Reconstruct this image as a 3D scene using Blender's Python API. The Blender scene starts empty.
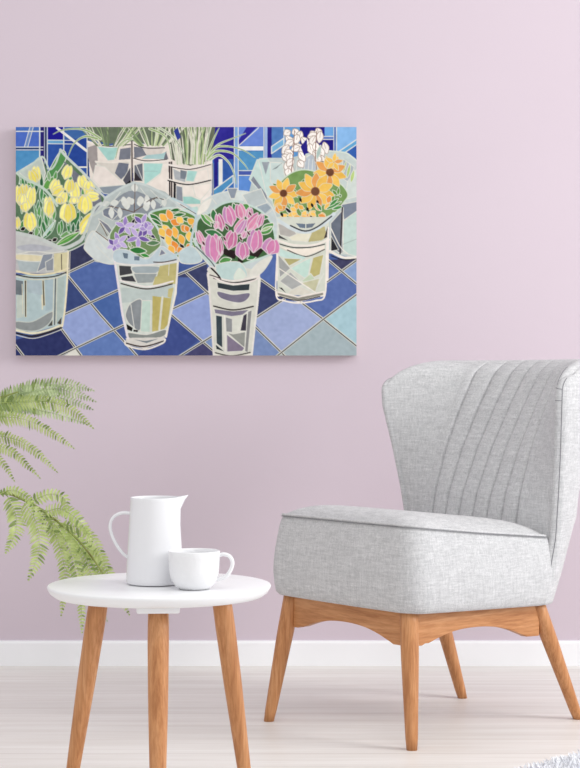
import bpy, bmesh, math, random
from mathutils import Vector, Matrix
import numpy as np
C = bpy.context.scene.collection
S = bpy.context.scene
random.seed(11)

# ---------------------------------------------------------------- camera, world, lights, exposure
FPX, EYE = 1700.0, 0.75
cam = bpy.data.cameras.new('camera'); cam_o = bpy.data.objects.new('camera', cam); C.objects.link(cam_o)
cam.sensor_fit = 'VERTICAL'; cam.sensor_height = 24; cam.lens = FPX/768*24
cam_o.location = (0, 0, EYE); cam_o.rotation_euler = (math.pi/2, 0, 0)
cam.clip_start = .05; cam.clip_end = 60
S.camera = cam_o

w = bpy.data.worlds.new('room_light'); S.world = w; w.use_nodes = True
bg = w.node_tree.nodes['Background']; bg.inputs[0].default_value = (1.0, .985, .99, 1); bg.inputs[1].default_value = .805

def area(name, loc, target, sx, sy, power, col=(1, 1, 1)):
    l = bpy.data.lights.new(name, 'AREA'); l.shape = 'RECTANGLE'; l.size = sx; l.size_y = sy; l.energy = power; l.color = col
    o = bpy.data.objects.new(name, l); C.objects.link(o); o.location = loc
    o.rotation_euler = (Vector(target)-Vector(loc)).to_track_quat('-Z', 'Y').to_euler(); return o
area('window_light', (3.8, 2.3, 2.15), (.1, 3.9, .6), 1.6, 1.8, 109, (1, .995, .98))
area('overhead_fill', (.3, 1.3, 3.0), (.3, 1.9, 0), 2.2, 1.8, 21, (1, .99, .975))  # unseen fill from above, added to brighten floor and upward faces

S.view_settings.view_transform = 'Standard'; S.view_settings.look = 'None'
S.view_settings.exposure = 0.0; S.view_settings.gamma = 1.0; S.view_settings.use_curve_mapping = False

def at(px, py, d):
    """the world point seen at that place of the photograph, at distance d"""
    return Vector(((px-290)*d/FPX, d, EYE-(py-384)*d/FPX))

# ---------------------------------------------------------------- materials
def lin(c):
    f = lambda v: v/12.92 if v <= .04045 else ((v+.055)/1.055)**2.4
    return tuple(f(v/255) for v in c)+(1,)
def mat(name, col, rough=.5, spec=.5):
    m = bpy.data.materials.new(name); m.use_nodes = True; b = m.node_tree.nodes['Principled BSDF']
    b.inputs['Base Color'].default_value = lin(col); b.inputs['Roughness'].default_value = rough
    b.inputs['Specular IOR Level'].default_value = spec
    return m, m.node_tree, b
def node(nt, kind, **kw):
    n = nt.nodes.new(kind)
    for k, v in kw.items():
        if k.startswith('_'): setattr(n, k[1:], v)
        else: n.inputs[k].default_value = v
    return n
def noise(nt, scale, xyz=(1, 1, 1), detail=4, rough=.5, coord='Object'):
    tc = node(nt, 'ShaderNodeTexCoord'); mp = node(nt, 'ShaderNodeMapping'); mp.inputs['Scale'].default_value = xyz
    nt.links.new(tc.outputs[coord], mp.inputs[0])
    n = node(nt, 'ShaderNodeTexNoise', Scale=scale, Detail=detail, Roughness=rough); nt.links.new(mp.outputs[0], n.inputs['Vector']); return n
def ramp(nt, src, stops):
    r = node(nt, 'ShaderNodeValToRGB'); e = r.color_ramp.elements
    while len(e) < len(stops): e.new(.5)
    for i, (p, c) in enumerate(stops): e[i].position = p; e[i].color = lin(c)
    nt.links.new(src, r.inputs[0]); return r.outputs[0]
def bump(nt, b, src, strength, dist):
    n = node(nt, 'ShaderNodeBump', Strength=strength, Distance=dist); nt.links.new(src, n.inputs['Height']); nt.links.new(n.outputs[0], b.inputs['Normal'])
def mixc(nt, f, a, b_, mode='MIX'):
    m = node(nt, 'ShaderNodeMix', _data_type='RGBA', _blend_type=mode)
    if isinstance(f, float): m.inputs[0].default_value = f
    else: nt.links.new(f, m.inputs[0])
    for i, v in ((6, a), (7, b_)):
        if isinstance(v, tuple): m.inputs[i].default_value = v
        else: nt.links.new(v, m.inputs[i])
    return m.outputs[2]

def m_wall():
    m, nt, b = mat('lilac_paint', (209, 189, 204), .85, .2)
    n = noise(nt, 1.3, detail=2); nt.links.new(ramp(nt, n.outputs[0], [(.3, (207, 194, 204)), (.7, (210, 197, 207))]), b.inputs['Base Color'])
    bump(nt, b, noise(nt, 180, detail=3).outputs[0], .06, .002); return m
def m_floor():
    m, nt, b = mat('pale_wood_boards', (214, 205, 196), .42, .35)
    tc = node(nt, 'ShaderNodeTexCoord'); br = node(nt, 'ShaderNodeTexBrick', Scale=1.0)
    br.offset = .5; br.offset_frequency = 2
    for k, v in (('Brick Width', 3.2), ('Row Height', .14), ('Mortar Size', .0012), ('Mortar Smooth', .3), ('Bias', 0.)): br.inputs[k].default_value = v
    br.inputs['Color1'].default_value = lin((238, 237, 235)); br.inputs['Color2'].default_value = lin((246, 245, 243)); br.inputs['Mortar'].default_value = lin((214, 209, 204))
    mp = node(nt, 'ShaderNodeMapping'); mp.inputs['Location'].default_value = (2.4, .05, 0)
    nt.links.new(tc.outputs['Object'], mp.inputs[0]); nt.links.new(mp.outputs[0], br.inputs[0])
    g = ramp(nt, noise(nt, 1, (1.6, 26, 1), 6, .6).outputs[0], [(.3, (236, 233, 230)), (.7, (255, 255, 254))])
    g2 = ramp(nt, noise(nt, 1, (5, 120, 1), 4, .6).outputs[0], [(.3, (249, 247, 245)), (.7, (255, 255, 255))])
    c = mixc(nt, 1.0, mixc(nt, 1.0, br.outputs[0], g, 'MULTIPLY'), g2, 'MULTIPLY')
    nt.links.new(c, b.inputs['Base Color']); bump(nt, b, br.outputs['Fac'], -.15, .001); return m
def m_white(name, col, rough, spec=.5, wob=0):
    m, nt, b = mat(name, col, rough, spec)
    n = noise(nt, 6, detail=3); c2 = tuple(max(0, v-3) for v in col)
    nt.links.new(ramp(nt, n.outputs[0], [(.35, c2), (.65, col)]), b.inputs['Base Color'])
    if wob: bump(nt, b, noise(nt, 90, detail=1).outputs[0], wob, .002)
    return m
def m_wood(name='warm_beech', gx=1, gz=1):
    m, nt, b = mat(name, (186, 128, 84), .42, .4)
    a = ramp(nt, noise(nt, 1, (70*gx, 70*gx, 6*gz), 5, .65).outputs[0], [(.25, (170, 112, 68)), (.5, (199, 141, 93)), (.75, (216, 162, 116))])
    f = ramp(nt, noise(nt, 1, (300*gx, 300*gx, 14*gz), 3, .6).outputs[0], [(.35, (232, 222, 212)), (.6, (255, 255, 255))])
    nt.links.new(mixc(nt, 1.0, a, f, 'MULTIPLY'), b.inputs['Base Color']); return m
def m_fabric():
    m, nt, b = mat('heather_grey_fabric', (200, 200, 202), .95, .1)
    a = ramp(nt, noise(nt, 1, (260, 260, 34), 4, .75).outputs[0], [(.33, (174, 175, 177)), (.5, (198, 199, 200)), (.68, (221, 221, 222))])
    c = ramp(nt, noise(nt, 1, (34, 34, 260), 4, .75).outputs[0], [(.33, (184, 185, 187)), (.5, (208, 209, 210)), (.68, (233, 233, 234))])
    d = ramp(nt, noise(nt, 420, detail=2).outputs[0], [(.35, (240, 240, 241)), (.65, (255, 255, 255))])
    nt.links.new(mixc(nt, 1.0, mixc(nt, .5, a, c), d, 'MULTIPLY'), b.inputs['Base Color'])
    b.inputs['Sheen Weight'].default_value = .15
    bump(nt, b, noise(nt, 650, detail=2).outputs[0], .25, .001); return m
def m_fern(name, cs):
    m, nt, b = mat(name, cs[1], .6, .3)
    nt.links.new(ramp(nt, noise(nt, 38, detail=3).outputs[0], [(.3, cs[0]), (.5, cs[1]), (.7, cs[2])]), b.inputs['Base Color'])
    t = node(nt, 'ShaderNodeBsdfTranslucent'); t.inputs[0].default_value = lin(cs[2]); mx = node(nt, 'ShaderNodeMixShader'); mx.inputs[0].default_value = .3
    out = nt.nodes['Material Output']; nt.links.new(b.outputs[0], mx.inputs[1]); nt.links.new(t.outputs[0], mx.inputs[2]); nt.links.new(mx.outputs[0], out.inputs[0]); return m
WALL, FLOOR, WOOD, FABRIC = m_wall(), m_floor(), m_wood(), m_fabric()
WOODR = m_wood('warm_beech_rail', .07, 14)
TRIM = m_white('white_trim_paint', (246, 247, 250), .4, .3); TOPW = m_white('white_lacquer', (244, 245, 247), .32, .4)
CERAM = m_white('white_glaze', (234, 235, 238), .22, .45); CERAM2 = m_white('white_dimpled_glaze', (238, 239, 241), .22, .45, .35)
SEAM = m_white('seam_crease_shade', (140, 141, 145), .9, .1); CANV = m_white('raw_canvas', (226, 222, 214), .9, .1)  # SEAM: crease shade of the seams is put into this darker grey
FERN_D = m_fern('green_fern_leaf', [(126, 148, 104), (176, 194, 146), (206, 218, 178)]); FERN_L = m_fern('yellow_green_fern_leaf', [(130, 152, 78), (184, 202, 124), (214, 226, 166)])
FERN_S = m_fern('deep_green_fern_leaf', [(104, 126, 68), (134, 156, 92), (160, 178, 112)])
STEM = m_fern('brown_green_stem', [(128, 124, 72), (150, 160, 92), (172, 184, 112)]); POT = m_white('pale_clay_pot', (206, 200, 196), .7, .2); SOIL = m_white('dark_soil', (70, 56, 46), .95, .1)
RUG = m_white('pale_blue_grey_wool', (240, 242, 246), .95, .1)

# ---------------------------------------------------------------- mesh helpers
def obj(name, bm, m, parent=None, smooth=True):
    me = bpy.data.meshes.new(name); bm.normal_update(); bm.to_mesh(me); bm.free(); me.materials.append(m)
    if smooth:
        for p in me.polygons: p.use_smooth = True
    o = bpy.data.objects.new(name, me); C.objects.link(o)
    if parent: o.parent = parent
    return o
def tag(o, label=None, cat=None, group=None, kind=None):
    for k, v in (('label', label), ('category', cat), ('group', group), ('kind', kind)):
        if v: o[k] = v
    return o
def thing(name, label, cat, loc=(0, 0, 0), rz=0, group=None):
    o = bpy.data.objects.new(name, None); C.objects.link(o); o.location = loc; o.rotation_euler = (0, 0, rz); o.empty_display_size = .05
    return tag(o, label, cat, group)
def grid(bm, rows, closed=False):
    vs = [[bm.verts.new(p) for p in r] for r in rows]; n = len(rows[0])
    for a, b in zip(vs, vs[1:]):
        for i in range(n if closed else n-1):
            j = (i+1) % n; bm.faces.new((a[i], a[j], b[j], b[i]))
    return vs
def cap(bm, ring, flip=False):
    c = Vector((0, 0, 0))
    for v in ring: c += v.co
    c = bm.verts.new(c/len(ring)); n = len(ring)
    for i in range(n):
        f = (ring[i], ring[(i+1) % n], c); bm.faces.new(f[::-1] if flip else f)
def box(bm, x0, x1, y0, y1, z0, z1, bev=0):
    r = bmesh.ops.create_cube(bm, size=1); vs = r['verts']
    for v in vs: v.co = Vector(((x0+x1)/2+v.co.x*(x1-x0), (y0+y1)/2+v.co.y*(y1-y0), (z0+z1)/2+v.co.z*(z1-z0)))
    if bev:
        es = list({e for v in vs for e in v.link_edges}); bmesh.ops.bevel(bm, geom=es, offset=bev, segments=3, affect='EDGES', profile=.6)
def crv(pts, n=8):
    p = [Vector(q) for q in pts]; q = []; m = len(p)
    for i in range(m-1):
        a, b, c, d = p[max(i-1, 0)], p[i], p[i+1], p[min(i+2, m-1)]
        for k in range(n):
            t = k/n; q.append(.5*((2*b)+(c-a)*t+(2*a-5*b+4*c-d)*t*t+(3*b-a-3*c+d)*t**3))
    q.append(p[-1]); return q
def tube(bm, pts, r0, r1=None, seg=10, caps=True, flat=1.0):
    r1 = r0 if r1 is None else r1; n = len(pts); rows = []
    t0 = (pts[1]-pts[0]).normalized(); u = t0.orthogonal().normalized()
    if abs(t0.y) < .9: u = (Vector((0, 1, 0))-t0*t0.y).normalized()
    for i, p in enumerate(pts):
        t = (pts[min(i+1, n-1)]-pts[max(i-1, 0)]).normalized(); u = (u-t*u.dot(t)).normalized(); v = t.cross(u)
        r = r0+(r1-r0)*i/(n-1); rows.append([p+(u*math.cos(a)+v*math.sin(a)*flat)*r for a in [2*math.pi*k/seg for k in range(seg)]])
    vs = grid(bm, rows, True)
    if caps: cap(bm, vs[0], True); cap(bm, vs[-1])
def lathe(bm, prof, seg=72, f=None):
    rows = [[Vector((r*math.cos(a), r*math.sin(a), z)) for a in [2*math.pi*k/seg for k in range(seg)]] for r, z in prof]
    if f: rows = [[f(p) for p in row] for row in rows]
    vs = grid(bm, rows, True)
    return vs
def interp(t, pts):
    for (a, x), (b, y) in zip(pts, pts[1:]):
        if t <= b: return x+(y-x)*max(0, (t-a))/(b-a)
    return pts[-1][1]
# ---------------------------------------------------------------- the room
WY = 4.537
def struct(name, x0, x1, y0, y1, z0, z1, m, bev=0):
    bm = bmesh.new(); box(bm, x0, x1, y0, y1, z0, z1, bev); return tag(obj(name, bm, m, smooth=False), kind='structure')
struct('floor', -4, 4, -1.5, WY, -.05, 0, FLOOR)
struct('wall_back', -4, 4, WY, WY+.12, -.05, 3.2, WALL)
bm = bmesh.new()
prof = [(0, 0), (-.014, 0), (-.014, .060), (-.011, .0655), (0, .0665)]
a = [bm.verts.new((-4, WY+y, z)) for y, z in prof]; b = [bm.verts.new((4, WY+y, z)) for y, z in prof]
for i in range(4): bm.faces.new((a[i], b[i], b[i+1], a[i+1]))
bm.faces.new(a); bm.faces.new(b[::-1])
tag(obj('baseboard_back', bm, TRIM, smooth=False), kind='structure')
# ---------------------------------------------------------------- grey cocktail chair (local x: towards its near side, y: towards its back)
def make_chair():
    t = thing('cocktail_chair', 'light grey upholstered armless chair with channelled wing back and splayed wooden legs', 'chair', (.1015, 3.638, 0), math.radians(-50.5))
    under = lambda y: .278-.034*y
    top = lambda y: .459-.112*y
    # seat
    def outline(ins):
        x = .2385-ins; y0 = ins-.004; y1 = .432-ins; r = max(.05-ins*.4, .012); P = []
        def side(a, b, n):
            for k in range(n): P.append((a[0]+(b[0]-a[0])*k/n, a[1]+(b[1]-a[1])*k/n))
        def arc(cx, cy, a0, r=r):
            for k in range(8):
                a = math.radians(a0+90*k/8); P.append((cx+r*math.cos(a), cy+r*math.sin(a)))
        side((-x+r, y0), (x-r, y0), 16); arc(x-r, y0+r, -90); side((x, y0+r), (x, y1-r), 16); arc(x-r, y1-r, 0)
        side((x-r, y1), (-x+r, y1), 16); arc(-x+r, y1-r, 90); side((-x, y1-r), (-x, y0+r), 16); arc(-x+r, y0+r, 180)
        # front and sides swell a little
        Q = []
        for px, py in P:
            f = max(0, 1-(px/.24)**2); q = py-.008*f if py < .2 else py
            Q.append((px, q))
        return Q
    bm = bmesh.new(); rows = []
    for ins, fz in ((.05, 0), (.02, 0), (.008, .012), (.002, .05), (-.001, .15), (-.003, .3), (-.002, .45), (.001, .6), (.005, .75), (.009, .88), (.013, .96), (.017, 1.0)):
        rows.append([Vector((x, y+.036*fz*max(0, (y-.2)/.23), under(y)+(top(y)-under(y))*fz)) for x, y in outline(ins)])
    base = [(x, y+.036*max(0, (y-.2)/.23)) for x, y in outline(.017)]; cx, cy = 0, .21
    for s_ in (.985, .96, .92, .86, .78, .68, .56, .42, .28, .14):
        k = 1-s_; h = .033*(1-(1-min(k/.7, 1))**3.8)
        rows.append([Vector((cx+(x-cx)*s_, cy+(y-cy)*s_, top(cy+(y-cy)*s_)+h)) for x, y in base])
    vs = grid(bm, rows, True); cap(bm, vs[0], True); cap(bm, vs[-1]); obj('seat', bm, FABRIC, t)
    bm = bmesh.new(); ring = [Vector((x, y+.036*max(0, (y-.2)/.23), top(y)+.001)) for x, y in outline(.0145) if y < .39]
    i0 = max(range(len(ring)-1), key=lambda i: (ring[i+1]-ring[i]).length); ring = ring[i0+1:]+ring[:i0+1]
    tube(bm, ring, .0028, seg=8); tag(obj('piping', bm, FABRIC, t), 'rounded piping around the top of the seat')
    bm = bmesh.new(); ring2 = [Vector((x, y+.036*max(0, (y-.2)/.23), top(y)-.0028)) for x, y in outline(.0115) if y < .39]
    ring2 = ring2[i0+1:]+ring2[:i0+1]; tube(bm, ring2, .0008, seg=6); tag(obj('seam', bm, SEAM, t), 'seam line under the seat piping, coloured dark for crease shade')
    # backrest
    ZB = .268
    tx = lambda z: interp(z, [(.26, .229), (.41, .236), (.5, .249), (.6, .266), (.7, .284), (.82, .290)])
    ty = lambda z: interp(z, [(.26, .385), (.34, .415), (.41, .430), (.5, .424), (.6, .412), (.7, .396), (.82, .394)])
    yin = lambda z: interp(z, [(.26, .385), (.43, .404), (.5, .424), (.6, .472), (.7, .534), (.76, .577), (.80, .608)])
    yout = lambda z: yin(z)+interp(z, [(.26, .095), (.45, .155), (.55, .130), (.65, .105), (.80, .080)])
    zt = lambda u: .808-.056*(1-math.sqrt(1-min(1, max(0, (abs(u)-.83)/.18))**2))
    PIT = .0445
    def puff(x):
        d = (x/PIT) % 1.0; d = min(d, 1-d)*PIT
        if abs(x) > 3*PIT+.02: return 0
        f = .0045*(1-math.exp(-(d/.009)**2))-.0065*math.exp(-(d/.0020)**2)
        if abs(x) > 3*PIT: f = min(f, 0)+max(f, 0)*max(0, 1-(abs(x)-3*PIT)/.02)
        return f
    NI, NO = 500, 100
    def inner(u, z):
        y0 = ty(z)-.004; return Vector(((tx(z)-.015)*u, y0+(yin(z)-y0)*(1-abs(u)**2.5), 0))
    def outer(u, z):
        y0 = ty(z)+.006; return Vector(((tx(z)+.006)*u*(1+.03*(1-u*u)), y0+(yout(z)-y0)*max(0, 1-abs(u)**5)**.62, 0))
    def evens(fn, z, n):
        us = [math.sin(math.pi/2*(-1+2*k/600)) for k in range(601)]; L = [0]
        for a_, b_ in zip(us, us[1:]): L.append(L[-1]+(fn(b_, z)-fn(a_, z)).length)
        out = []; j = 0
        for k in range(n+1):
            q = L[-1]*k/n
            while j < 599 and L[j+1] < q: j += 1
            out.append(us[j]+(us[j+1]-us[j])*(q-L[j])/max(L[j+1]-L[j], 1e-9))
        return out
    UI = evens(inner, .65, NI); UO = evens(outer, .6, NO)[::-1]
    CAP = [(-.0135, -.0075), (-.010, -.0100), (-.006, -.0100), (-.002, -.0070), (.0015, -.0025), (.0040, .0020)]
    def ring_at(v, th):
        R = .038; ct, st = max(math.cos(th), .002), math.sin(th); P = []
        def zof(u): z = ZB+v*(zt(u)-R-ZB)+R*st; return z, min(z, .80)
        def mid(u, zz): return (inner(u*.97, zz)+outer(u*.97, zz))*.5
        for u in UI:
            z, zz = zof(u); p = inner(u, zz); e = 1e-3; d = (inner(min(u+e, 1), zz)-inner(max(u-e, -1), zz)).normalized(); n = Vector((-d.y, d.x, 0))
            p = p-n*puff(p.x); p = mid(u, zz).lerp(p, ct); P.append(Vector((p.x, p.y, z)))
        z, zz = zof(1)
        for dx, dy in CAP: p = mid(1, zz).lerp(Vector((tx(zz)+dx, ty(zz)+dy, 0)), ct); P.append(Vector((p.x, p.y, z)))
        for u in UO:
            z, zz = zof(u); p = mid(u, zz).lerp(outer(u, zz), ct); P.append(Vector((p.x, p.y, z)))
        z, zz = zof(-1)
        for dx, dy in CAP[::-1]: p = mid(-1, zz).lerp(Vector((-tx(zz)-dx, ty(zz)+dy, 0)), ct); P.append(Vector((p.x, p.y, z)))
        return P
    rows = [ring_at(k/64, 0) for k in range(65)]+[ring_at(1, math.pi/2*k/10) for k in range(1, 11)]
    bm = bmesh.new(); vs = grid(bm, rows, True); cap(bm, vs[0], True)
    bmesh.ops.remove_doubles(bm, verts=vs[-1], dist=.0006)
    bmesh.ops.recalc_face_normals(bm, faces=bm.faces); obj('backrest', bm, FABRIC, t)
    # seams down the edge of each wing, and the short tucks at the near corner
    for idx in (NI+5, len(rows[0])-5):
        bm = bmesh.new(); tube(bm, [r[idx] for r in rows[:71]], .0010, seg=6); obj('seam', bm, SEAM, t)
    for k0, k1, i0, i1 in ((61, 61.5, NI-36, NI+5), (69, 65, NI-22, NI+5)):
        bm = bmesh.new(); n_ = i1-i0; path = []
        for i in range(n_+1):
            q = k0+(k1-k0)*(i/n_); a_ = int(q); f = q-a_; path.append(rows[a_][i0+i].lerp(rows[a_+1][i0+i], f))
        tube(bm, path, .0009, seg=6); obj('seam', bm, SEAM, t)
    # legs
    legs = [((.190, .030), (.213, .0167)), ((-.186, .030), (-.2064, -.0224)), ((.196, .409), (.216, .5264)), ((-.16, .440), (-.129, .5087))]
    for (tx, ty), (bx_, by_) in legs:
        bm = bmesh.new(); zt_ = under(ty)+.006; pts = []; rr = []
        rows2 = []
        for k in range(13):
            f = k/12; c = Vector((tx+(bx_-tx)*f, ty+(by_-ty)*f, zt_*(1-f))); r = interp(f, [(0, .0195), (.3, .0190), (.9, .0132), (.985, .0126), (1, .0112)])
            rows2.append([c+Vector((r*math.cos(a), r*math.sin(a), 0)) for a in [2*math.pi*j/28 for j in range(28)]])
        vs = grid(bm, rows2, True); cap(bm, vs[0], True); cap(bm, vs[-1]); bmesh.ops.recalc_face_normals(bm, faces=bm.faces)
        obj('leg', bm, WOOD, t)
    # arched rails
    def rail(a, b):
        bm = bmesh.new(); A = Vector((a[0], a[1], 0)); B = Vector((b[0], b[1], 0)); d = B-A; n = Vector((-d.y, d.x, 0)).normalized()*.010
        rows = []
        for k in range(41):
            f = k/40; p = A+d*f; zt_ = under(p.y)+.002; e = min(f, 1-f)
            dp = .070 if e < .10 else (.066 if e < .13 else .040+.026*abs((f-.5)/.37)**2.2)
            rows.append([p+n+Vector((0, 0, zt_)), p+n+Vector((0, 0, zt_-dp)), p-n+Vector((0, 0, zt_-dp)), p-n+Vector((0, 0, zt_))])
        vs = grid(bm, rows, True); cap(bm, vs[0], True); cap(bm, vs[-1]); bmesh.ops.recalc_face_normals(bm, faces=bm.faces)
        o = obj('apron', bm, WOODR, t, smooth=False); mo = o.modifiers.new('bevel', 'BEVEL'); mo.width = .0015; mo.segments = 2; mo.limit_method = 'ANGLE'
    lt = [l[0] for l in legs]
    rail(lt[1], lt[0]); rail(lt[0], lt[2]); rail(lt[1], lt[3]); rail(lt[3], lt[2])
make_chair()
# ---------------------------------------------------------------- side table with jug and cup
TZ = .43; TC = Vector((-.2088, 2.72, 0))
t = thing('side_table', 'round white side table on three splayed wooden legs', 'table', TC)
bm = bmesh.new(); vs = lathe(bm, [(.150, TZ-.0185), (.166, TZ-.0175), (.1735, TZ-.012), (.1775, TZ-.0055), (.1783, TZ-.0025), (.1775, TZ-.0008), (.1755, TZ), (.12, TZ), (.05, TZ)], 128)
cap(bm, vs[0], True); cap(bm, vs[-1]); obj('tabletop', bm, TOPW, t)
for a in (-86.5, 33, 153):
    u = Vector((math.cos(math.radians(a)), math.sin(math.radians(a)), 0)); v = Vector((-u.y, u.x, 0))
    bm = bmesh.new(); box(bm, -.026, .026, -.033, .033, TZ-.0295, TZ-.0183, .004)
    bm.transform(Matrix.Translation(u*.112) @ Matrix.Rotation(math.radians(a), 4, 'Z')); obj('mounting_plate', bm, TOPW, t)
    bm = bmesh.new(); rows = []
    for k in range(17):
        f = k/16; z = (TZ-.029)*(1-f); c = u*(.115+((.176 if a == 33 else .187)-.115)*f); r = interp(f, [(0, .0158), (.1, .0165), (.35, .0152), (.97, .0086), (1, .0078)])
        rows.append([c+Vector((r*math.cos(q), r*math.sin(q), z)) for q in [2*math.pi*j/28 for j in range(28)]])
    vs = grid(bm, rows, True); cap(bm, vs[0], True); cap(bm, vs[-1]); bmesh.ops.recalc_face_normals(bm, faces=bm.faces); obj('leg', bm, WOOD, t)

# jug
JZ = .139
j = thing('jug', 'tall white ceramic jug with thin handle and pointed spout on the table', 'jug', (-.2165, 2.722, TZ))
def spout(p):
    a = math.atan2(p.y, p.x); f = max(0, (p.z-.108)/(JZ-.108))**2.2
    g = math.exp(-(a/.30)**2)*f; r = math.hypot(p.x, p.y); q = 1+.40*g
    return Vector((p.x*q, p.y*(q if abs(a) > .5 else 1-.35*g), p.z+.0035*g))
bm = bmesh.new()
prof = [(.02, .0012), (.0405, .0008), (.0445, .0018), (.0458, .0045), (.0455, .012), (.0447, .03), (.0430, .06), (.0410, .095), (.0395, .12), (.0389, .133), (.0390, .1375), (.0385, JZ), (.0374, JZ-.0005), (.0366, .135), (.0368, .12), (.0385, .09), (.041, .05), (.0425, .012), (.038, .006), (.02, .005)]
vs = lathe(bm, prof, 96, spout); cap(bm, vs[0], True); cap(bm, vs[-1]); bmesh.ops.recalc_face_normals(bm, faces=bm.faces); obj('body', bm, CERAM, j)
bm = bmesh.new()
tube(bm, crv([(-.0385, 0, .113), (-.053, 0, .1135), (-.066, 0, .107), (-.0715, 0, .094), (-.069, 0, .079), (-.0615, 0, .063), (-.052, 0, .050), (-.0425, 0, .042)], 7), .0046, .0040, 14, True, .62)
obj('handle', bm, CERAM, j)
# cup
c = thing('cup', 'wide white ceramic cup in front of the tall jug', 'cup', (-.1495, 2.655, TZ), math.radians(-4))
bm = bmesh.new()
prof = [(.012, .0030), (.0215, .0030), (.0225, .0008), (.0240, .0008), (.0255, .0028), (.0310, .0068), (.0362, .0150), (.0385, .0240), (.0396, .036), (.0402, .050), (.0404, .0585), (.0398, .0600), (.0386, .0596), (.0380, .056), (.0376, .04), (.0355, .02), (.028, .009), (.012, .006)]
vs = lathe(bm, prof, 80); cap(bm, vs[0], True); cap(bm, vs[-1]); bmesh.ops.recalc_face_normals(bm, faces=bm.faces); obj('body', bm, CERAM2, c)
bm = bmesh.new()
tube(bm, crv([(.038, 0, .0520), (.046, 0, .0545), (.0555, 0, .051), (.0600, 0, .0415), (.0570, 0, .030), (.0490, 0, .0195), (.0355, 0, .0150)], 7), .0042, .0042, 14, True, .75)
obj('handle', bm, CERAM2, c)
# ---------------------------------------------------------------- the canvas picture (cells of flat colour, pale outlines)
import numpy as np
PX0, PY0, PX1, PY1 = 15.0, 127.0, 356.5, 355.5
SS = 4
class Picture:
    org = {'A': (10, 122), 'B': (95, 122), 'C': (180, 122), 'D': (270, 122), 'E': (10, 200), 'F': (95, 200), 'G': (180, 200),
           'H': (270, 200), 'I': (10, 278), 'J': (95, 278), 'K': (180, 278), 'L': (270, 278)}
    def __init__(s):
        s.w = int((PX1-PX0)*SS); s.h = int((PY1-PY0)*SS)
        s.a = np.zeros((s.h, s.w, 3), np.float32); s.a[:] = (60, 90, 160)
        s.rng = np.random.RandomState(5)
    def cv(s, c, pts):
        p = np.array(pts, float).reshape(-1, 2)
        if c in s.org:
            p = p/6.4444+np.array(s.org[c])
        return (p-np.array([PX0, PY0]))*SS
    def smooth(s, p, closed, n=6):
        if len(p) < 3: return p
        q = []; m = len(p)
        for i in range(m if closed else m-1):
            if closed: a, b, c, d = p[i-1], p[i], p[(i+1) % m], p[(i+2) % m]
            else: a, b, c, d = p[max(i-1, 0)], p[i], p[i+1], p[min(i+2, m-1)]
            for k in range(n):
                t = k/n
                q.append(.5*((2*b)+(c-a)*t+(2*a-5*b+4*c-d)*t*t+(3*b-a-3*c+d)*t**3))
        if not closed: q.append(p[-1])
        return np.array(q)
    def fill(s, c, pts, col, sm=False, ol=None, oc=(208, 208, 198)):
        p = s.cv(c, pts)
        if sm: p = s.smooth(p, True)
        x0, y0 = np.maximum(np.floor(p.min(0)).astype(int), 0); x1, y1 = np.ceil(p.max(0)).astype(int)+1
        x1 = min(x1, s.w); y1 = min(y1, s.h)
        if x1 > x0 and y1 > y0:
            X, Y = np.meshgrid(np.arange(x0, x1)+.5, np.arange(y0, y1)+.5)
            ins = np.zeros(X.shape, bool); m = len(p)
            for i in range(m):
                (ax, ay), (bx, by) = p[i], p[(i+1) % m]
                if ay == by: continue
                ins ^= ((ay > Y) != (by > Y)) & (X < (bx-ax)*(Y-ay)/(by-ay)+ax)
            j = s.rng.uniform(-5, 5)
            s.a[y0:y1, x0:x1][ins] = np.clip(np.array(col)+j, 0, 255)
        if ol: s._line(np.vstack([p, p[:1]]), ol*1.2, oc)
    def _line(s, p, w, col, w1=None):
        n = len(p)-1
        for i in range(n):
            a, b = p[i], p[i+1]
            r = (w if w1 is None else w+(w1-w)*(i+.5)/n)*SS/2
            x0, y0 = np.maximum(np.floor(np.minimum(a, b)-r-1).astype(int), 0); x1, y1 = np.ceil(np.maximum(a, b)+r+1).astype(int)+1
            x1 = min(x1, s.w); y1 = min(y1, s.h)
            if x1 <= x0 or y1 <= y0: continue
            X, Y = np.meshgrid(np.arange(x0, x1)+.5, np.arange(y0, y1)+.5)
            d = b-a; L = max(d @ d, 1e-9)
            t = np.clip(((X-a[0])*d[0]+(Y-a[1])*d[1])/L, 0, 1)
            D = np.hypot(X-a[0]-t*d[0], Y-a[1]-t*d[1])
            al = np.clip(r-D+.5, 0, 1)[..., None]
            R = s.a[y0:y1, x0:x1]; R[:] = R*(1-al)+np.array(col, np.float32)*al
    def line(s, c, pts, w=.7, col=(210, 210, 202), w1=None):
        s._line(s.smooth(s.cv(c, pts), False), w, col, w1)
    def grout(s, pts, c='Z'):
        p = s.cv(c, pts)
        d = p[-1]-p[0]; nrm = np.array([-d[1], d[0]])/np.hypot(*d)*SS
        if nrm[1] < 0: nrm = -nrm
        s._line(p, 2.6, (205, 203, 190)); s._line(p+nrm*.15, .9, (48, 50, 58))
    def leaf(s, c, x0, y0, x1, y1, w, col, ol=.6, oc=(208, 208, 198), bend=0., tip=.5):
        a = np.array([x0, y0], float); b = np.array([x1, y1], float); d = b-a; n = np.array([-d[1], d[0]])/max(np.hypot(*d), 1e-6)
        m = a+d*tip+n*bend
        q1 = a+d*.22+n*(bend*.6); q3 = a+d*.8+n*(bend*.6)
        pts = [a, q1+n*w*.36, m+n*w*.5, q3+n*w*.3, b, q3-n*w*.3, m-n*w*.5, q1-n*w*.36]
        s.fill(c, pts, col, True, ol, oc)

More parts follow.
